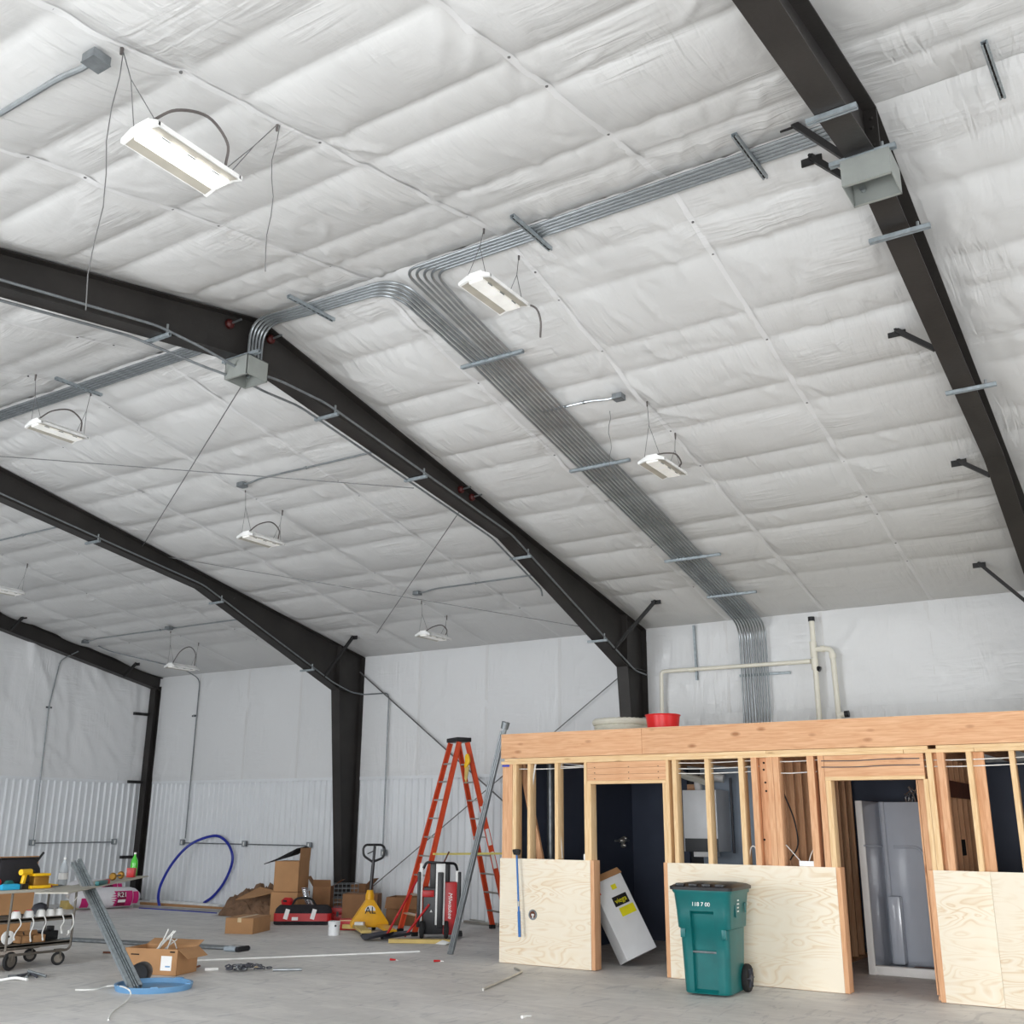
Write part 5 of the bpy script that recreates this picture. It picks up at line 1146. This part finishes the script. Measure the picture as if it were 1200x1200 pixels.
nb = V((-math.sin(rzb), math.cos(rzb), 0))
bag(c0+nb*.25, rzb, (e1-e0).length*1.0, .20, 'white and pink insulation bag reading R21 lying along the gable wall')
bag(c0+nb*.72+V((0, 0, .0))+V((-.05, -.02, .14)), rzb+.03, (e1-e0).length*.85, .19, 'insulation bag behind another with its R21 print upside down', True)
mb = MB(); mb.bb((-.6, .2, 0), (.6, .55, .138)); o = one('bag_pallet', mb.moved(Matrix.Translation(c0+nb*.35) @ Matrix.Rotation(rzb, 4, 'Z')), 'lumber_yellow', 'wood slab under the insulation bag at the back', 'timber')

# ---- service cart on the left with its load
CX0, CX1, CYA, CYB = -12.22, -11.68, 6.9, 8.62
t = thing('service_cart', 'grey tube-framed shelf cart on wheels near the gable end', 'cart', ((CX0+CX1)/2, (CYA+CYB)/2, 0))
ZTOP = .86; yl_ = onX(10, 1085, CX1).y; yr_ = onX(84, 1080, CX1).y; CYB = yr_+.02
for x in (CX0, CX1):
    for y in (yl_, CYB): mb = MB(); mb.tube([(x, y, .2), (x, y, ZTOP-.02)], .014, 8); part(t, 'upright', mb, 'shelf_metal', True)
    mb = MB(); mb.tube(arc([(x, CYB, .3), (x, CYB, .16), (x, yl_-1.0, .16)], .08, 5), .014, 8); part(t, 'bottom_rail', mb, 'shelf_metal', True)
for z, nm in ((.24, 'shelf'), (.52, 'shelf')): mb = MB(); mb.bb((CX0, yl_-1.0, z), (CX1, CYB, z+.02)); mb.bb((CX1-.006, yl_-1.0, z-.02), (CX1, CYB, z+.03)); mb.bb((CX0, yl_-1.0, z-.02), (CX0+.006, CYB, z+.03)); part(t, nm, mb, 'shelf_metal', True)
mb = MB(); mb.bb((CX0-.05, yl_-1.0, ZTOP-.03), (CX1+.03, onX(104, 1043, CX1).y, ZTOP)); part(t, 'top_shelf', mb, 'board_grey', True, .004)
for px, py, r_ in ((12, 1138, .10), (63, 1130.5, .075), (38, 1127.5, .075)):
    q = onZ(px, py); q.x = {12: CX1, 63: CX1, 38: CX0}[px]; q.y = {12: q.y, 63: q.y, 38: q.y}[px]
    ax = Matrix.Rotation(pi/2, 3, 'Y') @ Matrix.Identity(3); az = Matrix.Rotation(.25 if px == 12 else -.5, 3, 'Z')
    mb = MB(); mb.lathe([(r_*.5, -.02), (r_*.93, -.02), (r_, -.008), (r_, .008), (r_*.93, .02), (r_*.5, .02)], (q.x, q.y, r_), 22, az @ ax); wh = part(t, 'caster_wheel', mb, 'black_rubber', True)
    mb = MB(); mb.lathe([(r_*.62, -.024), (r_*.62, .024)], (q.x, q.y, r_), 16, az @ ax); link('hub', mb.moved(world_of(t).inverted()).mesh('hub', 'shelf_metal'), wh)
    mb = MB(); mb.box((q.x, q.y, .165), (.07, .09, .03)); mb.beam((q.x+.03, q.y, r_), (q.x+.03, q.y, .16), .006, .04, (1, 0, 0)); part(t, 'caster_fork', mb, 'shelf_metal', True)
# long board resting on the cart
A_ = onZ(108, 1041.5, ZTOP+.012); B_ = onZ(174, 1027.5, ZTOP+.012); dv = (B_-A_); dv.z = 0; dv.normalize(); nv = V((-dv.y, dv.x, 0)); S0 = A_-dv*.9
mb = MB(); mb.prism([S0, B_, B_+nv*.35+V((0, 0, 0)), S0+nv*.35], (0, 0, .014)); board_o = one('long_board', mb, 'board_grey', 'long thin grey board laid over the cart with its end sticking out', 'board')
zt_ = ZTOP+.026
def along(px, py): return onZ(px, py, zt_)
def bottle(p, h, r, body, capm, label, wide=.3):
    t = thing('bottle', label, 'bottle', p); mb = MB(); mb.lathe([(r*.85, 0), (r, h*.04), (r, h*.55), (r*.9, h*.66), (r*wide, h*.86), (r*wide, h*.95)], n=16); part(t, 'body', mb, body); mb = MB(); mb.lathe([(r*wide*1.15, h*.93), (r*wide*1.15, h)], n=12); part(t, 'cap', mb, capm); mb = MB(); mb.lathe([(r*1.012, h*.22), (r*1.012, h*.45)], n=16, caps=False); part(t, 'label_band', mb, 'white_plastic' if body == 'clear' else body); return t
q = along(142, 1027); q = S0+dv*((q-S0).dot(dv))+nv*.17; q.z = zt_; bottle(q, .32, .05, 'green_glass', 'white_plastic', 'green soda bottle standing on the long board')
q = along(135, 1028); q = S0+dv*((q-S0).dot(dv))+nv*.14; q.z = zt_; t = thing('red_carton_cup', 'small red box beside the green bottle', 'box', q, .6); mb = MB(); mb.bb((-.05, -.05, 0), (.05, .05, .12)); part(t, 'box', mb, 'red_plastic', bevel=.006); mb = MB(); mb.bb((-.052, -.052, .095), (.052, .052, .122)); part(t, 'lid', mb, 'red_plastic')
q = along(120, 1031); q = S0+dv*((q-S0).dot(dv))+nv*.16; q.z = zt_; t = thing('brass_fitting_bar', 'bar clamp with brass ends lying on the long board', 'clamp', q, math.atan2(dv.y, dv.x)); mb = MB(); mb.tube([(-.2, 0, .05), (.2, 0, .05)], .014, 8); part(t, 'bar', mb, 'shelf_metal'); 
for x in (-.2, .2): mb = MB(); mb.lathe([(.035, -.03), (.05, 0), (.035, .03)], (x, 0, .05), 12, Matrix.Rotation(pi/2, 3, 'Y')); part(t, 'brass_end', mb, 'brass')
q = along(134, 1037); t = thing('green_level', 'dark green and red hand tool on the board edge', 'tool', S0+dv*((q-S0).dot(dv))+nv*.04+V((0, 0, .014)), math.atan2(dv.y, dv.x)); mb = MB(); mb.box((0, 0, .025), (.40, .05, .05)); part(t, 'green_body', mb, 'bin_green', bevel=.01); mb = MB(); mb.box((.24, 0, .025), (.10, .055, .055)); part(t, 'red_end', mb, 'red_plastic', bevel=.01)
# on the cart top
q = onZ(87, 1038, ZTOP); q.x = min(q.x, -11.78); bottle(V((q.x-.16, q.y-.06, ZTOP)), .33, .055, 'clear', 'lamp_white', 'clear plastic water bottle at the end of the cart top')
q = onZ(30, 1042, ZTOP); q = V((-11.98, q.y-.05, ZTOP)); t = thing('black_tool_bag', 'open black canvas tool bag on the cart top', 'tool bag', q, pi/2)
mb = MB(); mb.loft([[(x, y, z) for x, y in rrect(w_, d, .06, cx=ox)] for z, w_, d, ox in ((0, .60, .22, 0), (.10, .62, .24, 0), (.22, .56, .2, .02), (.31, .48, .1, .03), (.34, .5, .04, .04))]); part(t, 'bag', mb, 'black_felt')
mb = MB(); mb.tube([(-.2, -.02, .335), (.28, -.02, .335)], .016, 6); part(t, 'rim_bar', mb, 'black_plastic'); mb = MB(); mb.tube(smooth_path([(.24, 0, .25), (.3, 0, .32), (.36, 0, .40)]), .014, 6); part(t, 'strap', mb, 'black_rubber')
mb = MB(); mb.box((.1, -.125, .13), (.2, .02, .12)); part(t, 'pocket', mb, 'black_plastic', bevel=.01)
def drill(p, rz, label):
    t = thing('cordless_drill', label, 'drill', p, rz); mb = MB(); mb.tube([(-.10, 0, .19), (.06, 0, .19)], [.034, .036], 10); part(t, 'motor_housing', mb, 'yellow_plastic'); mb = MB(); mb.tube([(.06, 0, .19), (.12, 0, .19)], [.028, .016], 10); part(t, 'chuck', mb, 'black_plastic'); mb = MB(); mb.beam((-.03, 0, .17), (-.05, 0, .06), .045, .04, (0, 1, 0)); part(t, 'grip', mb, 'yellow_plastic', bevel=.008); mb = MB(); mb.box((-.04, 0, .03), (.12, .07, .06)); part(t, 'battery', mb, 'black_plastic', bevel=.008); return t
ny_ = lambda px: onX(px, 1040, -11.82).y
drill(V((-11.80, ny_(28), ZTOP)), pi/2+.3, 'yellow cordless drill standing before the black tool bag'); 
t = thing('yellow_charger', 'yellow and black battery charger at the end of the tool bag', 'charger', V((-11.82, ny_(44), ZTOP)), pi/2); mb = MB(); mb.box((0, 0, .07), (.20, .13, .14)); part(t, 'case', mb, 'brass', bevel=.015); mb = MB(); mb.box((.0, 0, .155), (.22, .15, .03)); part(t, 'top_frame', mb, 'yellow_plastic', bevel=.01); mb = MB(); mb.box((-.02, -.03, .02), (.26, .14, .035)); part(t, 'base', mb, 'yellow_plastic', bevel=.01)
t = thing('cyan_flashlight', 'bright cyan plastic case lying on the cart top', 'case', V((-11.78, ny_(9), ZTOP)), pi/2); mb = MB(); mb.box((0, 0, .03), (.22, .07, .06)); part(t, 'case', mb, 'cyan', bevel=.012); mb = MB(); mb.box((.0, .0, .062), (.18, .04, .006)); part(t, 'lid', mb, 'cyan')
t = thing('green_pouch', 'dark green pouch behind the cyan case', 'pouch', V((-11.88, ny_(12), ZTOP)), pi/2); mb = MB(); mb.loft([[(x, y, z) for x, y in rrect(w_, .09, .03)] for z, w_ in ((0, .16), (.05, .17), (.10, .08))]); part(t, 'pouch', mb, 'bin_green'); mb = MB(); mb.lathe([(.03, 0), (.035, .03), (.02, .06)], (-.12, 0, .06), 10); part(t, 'red_cap', mb, 'red_plastic')
for k, (px, ln, m_, lb) in enumerate(((62, .26, 'red_plastic', 'red screwdriver bundle on the cart top'), (75, .2, 'yellow_plastic', 'yellow folding rule behind the water bottle'))):
    t = thing('hand_tool', lb, 'tool', V((-11.9-.1*k, ny_(px), ZTOP)), pi/2+.1*k)
    for j in range(3): mb = MB(); mb.tube([(-ln/2, .02*j-.02, .014+.008*j), (ln*.1, .022*j-.02, .014)], .012, 6); part(t, 'handle', mb, m_); 
    mb = MB(); mb.tube([(ln*.1, 0, .012), (ln*.6, .01, .008)], .005, 6); part(t, 'shaft', mb, 'galv')
t = thing('white_string', 'thin white string hanging off the cart top', 'string', (CX1+.04, ny_(74), .6)); mb = MB(); p0 = V((0, 0, ZTOP-.57)); mb.tube(smooth_path([p0+V((-.06, .03, 0)), p0+V((.005, 0, -.02)), p0+V((.005, -.06, -.12)), p0+V((.0, .02, -.2)), p0+V((0, .1, -.12))]), .003, 5); part(t, 'loop', mb, 'cable_white'); mb = MB(); mb.tube([p0+V((.005, 0, -.02)), p0+V((.006, -.02, -.05))], .006, 5); part(t, 'knot', mb, 'cable_white')
# lampholders with white pigtails on the middle shelf
G_L = 'white lampholders on the cart shelf'
for k, (px, ln) in enumerate(((20, .19), (35, .22), (49, .22), (60, 0), (70, .16))):
    y = onX(px, 1067, CX1-.07).y; t = thing('lampholder', 'white ceramic-look lampholder with a dangling pigtail on the cart middle shelf' if ln else 'white lampholder without a dangling pigtail on the cart middle shelf', 'lampholder', (CX1-.08, y, .54), 0, G_L)
    mb = MB(); mb.lathe([(.062, 0), (.064, .006), (.045, .075), (.03, .085)], n=18); part(t, 'cone', mb, 'white_plastic'); mb = MB(); mb.lathe([(.03, .084), (.03, .092)], n=12); part(t, 'socket_ring', mb, 'red_plastic' if k in (0, 1) else 'galv_dull')
    if ln:
        x0 = .088; mb = MB(); mb.tube(smooth_path([(.055, 0, .012), (x0, .0, .0), (x0, .02, -.06), (x0, -.01-.02*(k == 0), -ln*.7), (x0, .0-.05*(k == 0), -ln)]), .007, 6); part(t, 'pigtail', mb, 'cable_white')
        mb = MB(); mb.tube([(x0, -.05*(k == 0), -ln), (x0, .01-.05*(k == 0), -ln-.03)], .011, 6); part(t, 'wire_nut', mb, 'cable_white')
y = onX(82, 1070, CX1-.05).y; t = thing('knotted_string', 'knotted white cord hanging from the end of the cart shelf', 'cord', (CX1, y, .54)); mb = MB(); mb.tube(smooth_path([(-.02, 0, .02), (.012, .0, .0), (.012, .02, -.1), (.012, -.02, -.18), (.012, -.05, -.22)]), .008, 6); part(t, 'cord', mb, 'cable_white'); mb = MB(); mb.lathe([(.01, -.02), (.02, 0), (.01, .02)], (.012, -.03, -.18), 8); part(t, 'knot', mb, 'cable_white')
q = V((CX1-.3, onX(47, 1062, CX1-.3).y, .545)); t = thing('grey_bowl', 'grey upturned bowl behind the lampholders', 'bowl', q); mb = MB(); mb.lathe([(.10, 0), (.10, .06), (.07, .12), (.02, .14)], n=18); part(t, 'bowl', mb, 'dark_grey'); mb = MB(); mb.lathe([(.104, 0), (.104, .012)], n=18, caps=False); part(t, 'rim', mb, 'galv_dull')
# lower shelf
y = onX(10, 1104, CX1-.02).y; t = thing('white_wire_spool', 'white round wire spool on the lowest cart shelf', 'spool', (CX1-.06, y, .27)); Mx = Matrix.Rotation(pi/2, 3, 'Y')
mb = MB(); mb.lathe([(.04, 0), (.075, .0), (.075, .025), (.04, .03)], (0, 0, .078), 20, Mx); part(t, 'face', mb, 'white_plastic'); mb = MB(); mb.lathe([(.012, .0), (.012, .034)], (0, 0, .09), 10, Mx); part(t, 'hole', mb, 'dark_hole')
for k, (px0, px1, lb) in enumerate(((24, 35, 'small open cardboard tray on the lowest cart shelf beside the spool'), (37, 52, 'small cardboard tray on the lowest cart shelf at the middle'))):
    ya, yb = onX(px0, 1100, CX1-.08).y, onX(px1, 1100, CX1-.08).y; carton(V((CX1-.14, (ya+yb)/2, .265)), .16, yb-ya, .08, 0, lb, (('-x', .5, .05),), 'cardboard', True)
t = thing('black_tool_tray', 'black tool tray behind the small cardboard trays', 'tray', (CX1-.33, onX(38, 1095, CX1-.3).y, .262)); mb = MB(); mb.bb((-.1, -.3, 0), (.1, .3, .10)); part(t, 'tray', mb, 'black_plastic', bevel=.01); mb = MB(); mb.box((0, .25, .12), (.08, .06, .06)); part(t, 'lid_block', mb, 'black_plastic', bevel=.01)
# tall cardboard sheet and carton behind the cart
A_ = onX(0, 1004, -13.6); B_ = onX(46, 1003.5, -13.6); mb = MB(); mb.bb((-13.62, A_.y-.6, .01), (-13.60, B_.y, A_.z)); one('cardboard_sheet', mb, 'cardboard', 'tall brown cardboard panel standing behind the cart', 'cardboard')

# ---- leaning strut bundle on a blue lid
LC = onZ(180, 1158.5); t = thing('blue_tub_lid', 'round blue plastic tub lid lying upturned on the floor', 'lid', LC, .3)
mb = MB(); mb.lathe([(.02, .012), (.34, .012), (.36, .055), (.385, .055), (.385, .045), (.37, .0), (.02, .0)], n=40, caps=False); part(t, 'lid_dish', mb, 'lid_blue'); mb = MB(); mb.lathe([(.025, .011), (.025, .0)], n=40); part(t, 'hub', mb, 'lid_blue')
for a in (.2, 1.4, 2.9, 4.3, 5.3): mb = MB(); mb.box((.365*math.cos(a), .365*math.sin(a), .058), (.05, .07, .014), a); part(t, 'rim_lug', mb, 'lid_blue')
base = onZ(160, 1160, .02); tip = V((-12.12, 8.50, 1.07)); tip = onX(89, 1010, -12.0)
dv = (tip-base).normalized(); sv = dv.cross(V((0, 0, 1))).normalized()
for k in range(3):
    o_ = sv*(.05*(k-1)) + V((0, 0, .0)); A_ = base+o_+dv*(.03*k); B_ = tip+o_+dv*(.05*(k-1))
    mb = MB(); up = sv.cross(dv); mb.channel(A_, B_, .041, .041, .004, -up if k != 1 else up); st = one('slotted_strut', mb, 'strut_steel', 'long steel strut leaning from the blue lid onto the cart corner', 'strut channel', 'struts leaning on the cart')
q = onZ(160, 1152)+V((-.05, .12, 0)); t = thing('black_pipe_piece', 'short fat black pipe piece behind the foot of the struts', 'pipe', q); mb = MB(); mb.lathe([(.09, 0), (.1, .02), (.1, .16), (.09, .18)], (0, 0, .10), 20, Matrix.Rotation(pi/2, 3, 'X') @ Matrix.Rotation(.6, 3, 'Y')); part(t, 'pipe', mb, 'black_plastic'); mb = MB(); mb.box((0, -.1, .006), (.1, .1, .012)); part(t, 'base', mb, 'black_plastic')

# ---- carton with cable ends
pl_, pf_, pr_ = onZ(161, 1138), onZ(189, 1147), onZ(214, 1141)
d1 = pl_-pf_; d2 = pr_-pf_; ctr = (pl_+pr_)/2; rzc = math.atan2(d2.y, d2.x); w_, dd = d2.length, d1.length
t = carton(ctr, w_, dd*.9, .27, rzc, 'open carton full of white cable ends with a shipping label', (('-y', 2.2, .16), ('+x', 1.2, .14)), 'cardboard', True)
mb = MB(); mb.bb((-w_/2-.004, -dd*.36, .05), (-w_/2-.001, -dd*.18, .20)); part(t, 'shipping_label', mb, 'white_plastic')
mb = MB(); mb.bb((-w_/2-.006, -dd*.34, .085), (-w_/2-.004, -dd*.26, .10)); part(t, 'label_print', mb, 'lid_blue')
mb = MB(); mb.bb((-w_/2-.004, -dd*.40, .235), (-w_/2-.001, -dd*.32, .25)); part(t, 'box_print', mb, 'dark_hole'); mb = MB(); mb.bb((-w_/2-.004, dd*.2, .20), (-w_/2-.001, dd*.34, .212)); part(t, 'box_print', mb, 'dark_hole')
for k in range(9):
    r_ = np.random.default_rng(60+k); x, y = r_.uniform(-.1, .1, 2); lat = Matrix.Rotation(-rzc, 3, 'Z') @ V((.81, .59, 0)); e = V((x*.6, y*.6, .27+r_.uniform(.06, .22)))+lat*r_.uniform(.0, .24)
    pts = [(x, y, .03), (x+.02, y+.02, .2), e] if k else [(-.15, -.02, .22), (-.08, -.05, .34), (.08, -.08, .33), (.14, -.1, .24)]
    mb = MB(); mb.tube(smooth_path(pts, 6), .007, 6); one('cable_end', mb.moved(world_of(t)), 'cable_white', 'white cable end sticking out of the labelled carton', 'cable', 'cable ends in the carton')

# ---- pipes and scraps on the floor
def floor_pipe(a, b, r, m_, label, group=None, dz=0.):
    mb = MB(); A_ = onZ(*a, r+dz); B_ = onZ(*b, r+dz); mb.tube([A_, A_.lerp(B_, .5), B_], r, 10); return one('loose_pipe', mb, m_, label, 'pipe', group)
for k in range(4):
    o_ = k*.045; A_ = onZ(70, 1101, .022)+V((0, o_, 0)); B_ = onZ(279, 1112, .022)+V((0, o_*1.0, 0)); B_ = B_+(B_-A_).normalized()*(.02*k)
    mb = MB(); mb.tube([A_, B_], .021, 10); one('grey_conduit_length', mb, 'galv_dull', 'long grey conduit lying in the bundle on the floor behind the blue lid', 'conduit', 'grey conduits on the floor')
A_ = onZ(266, 1111.5, .03); B_ = onZ(281, 1112.5, .03); mb = MB(); mb.bb((0, -.03, -.025), (1, .19, .03)); d_ = B_-A_
t = thing('bundle_sleeve', 'dark sleeve strapped round the end of the grey conduit bundle', 'sleeve', A_, math.atan2(d_.y, d_.x)); L_ = d_.length
mb = MB(); mb.loft([[(x, y_, z_) for y_, z_ in rrect(.24, .06, .028, cx=.05, cy=.002)] for x in (0, L_)]); part(t, 'sleeve', mb, 'glass_grey'); mb = MB(); mb.loft([[(x, y_, z_) for y_, z_ in rrect(.25, .066, .03, cx=.05, cy=.002)] for x in (L_*.9, L_*1.12)]); part(t, 'end_band', mb, 'black_plastic')
floor_pipe((218, 1126), (492, 1115), .010, 'lamp_white', 'very long thin white pipe lying across the floor')
floor_pipe((240, 1136), (256, 1135.5), .018, 'lamp_white', 'short white pipe offcut beside the chain heap'); floor_pipe((320, 1136.5), (354, 1136), .016, 'galv', 'short silver pipe offcut right of the chain heap')
floor_pipe((121, 1116), (137, 1116.5), .012, 'brown_rust', 'short rusty rod on the floor behind the leaning struts')
A_ = onZ(566, 1159.5, .014); B_ = onZ(613, 1138.5, .014); Cc = onZ(606, 1135.5, .014); mb = MB(); mb.tube(arc([A_, B_, Cc+V((-.05, .03, 0))], .12, 6), .014, 10); t = one('bent_conduit', mb, 'alu', 'short conduit with a hooked end lying before the plywood', 'conduit')
A_ = onZ(213, 1139, .012); B_ = onZ(234, 1132, .03); mb = MB(); mb.tube(smooth_path([A_, A_.lerp(B_, .5)+V((0, 0, .0)), B_]), .012, 8); one('brown_hose_end', mb, 'brown_rust', 'brown hose end on the floor beside the cable carton', 'hose')
mb = MB(); mb.tube(smooth_path([onZ(88, 1160, .007), onZ(110, 1159.5, .007), onZ(128, 1155.5, .02), onZ(142, 1156, .065), onZ(151, 1160, .075), onZ(153, 1166, .03), onZ(147, 1174, .007), onZ(139, 1180, .007), onZ(130, 1188, .007), onZ(127, 1195, .007)], 8), .007, 6); one('white_cable', mb, 'cable_white', 'single white cable curling over the floor and the blue lid rim', 'cable')
q = onZ(283, 1138); t = thing('chain_heap', 'small heap of steel chain with a tan tag on the floor', 'chain', q, facing(q.x, q.y))
for k in range(46):
    r_ = np.random.default_rng(200+k); c_ = V((r_.normal(0, .11), r_.normal(0, .05), .018+r_.uniform(0, .05))); Mr = Matrix.Rotation(r_.uniform(0, 3), 3, 'Z') @ Matrix.Rotation(r_.uniform(-1, 1), 3, 'X')
    mb = MB(); mb.tube([c_+Mr @ V((.034*math.cos(a), .02*math.sin(a), 0)) for a in [2*pi*i/10 for i in range(10)]], .007, 5, True); part(t, 'chain_link', mb, 'dark_grey' if k % 4 else 'galv')
mb = MB(); mb.box((.16, -.02, .05), (.05, .04, .02), .3); part(t, 'tan_tag', mb, 'tape')
q = onZ(33, 1145); t = thing('cut_pipe_scraps', 'small pile of grey pipe scraps at the floor edge beyond the cart', 'scrap', q, .5)
for k in range(5): a = .9+.5*k; mb = MB(); mb.tube([(-.12*math.cos(a)+.05*k-.1, -.12*math.sin(a), .016), (.13*math.cos(a)+.05*k-.1, .13*math.sin(a), .016+.01*k)], .015, 8); part(t, 'pipe_scrap', mb, 'dark_grey' if k % 2 else 'galv_dull')
mb = MB(); mb.tube(smooth_path([onZ(-20, 1150, .012), onZ(0, 1148.5, .012), onZ(18, 1146, .03), onZ(32, 1148, .02)]), .014, 8); one('white_hose_piece', mb, 'white_plastic', 'white hose piece lying against the pipe scraps', 'hose')
for k, (px, py, m_, lb) in enumerate(((461, 1126, 'red_plastic', 'small red and white wire nut on the floor before the shovels'), (513, 1127.5, 'red_plastic', 'small red wire nut on the floor near the leaning conduits'), (616, 1193, 'white_plastic', 'small white scrap on the bare floor in front of the room'))):
    q = onZ(px, py); t = thing('scrap_piece', lb, 'scrap', q, .7*k); mb = MB(); mb.tube([(-.05, 0, .014), (.03, .01, .014)], [.014, .009], 8); part(t, 'piece', mb, m_); mb = MB(); mb.tube([(.03, .01, .012), (.07, .0, .008)], .006, 6); part(t, 'tail', mb, 'white_plastic')
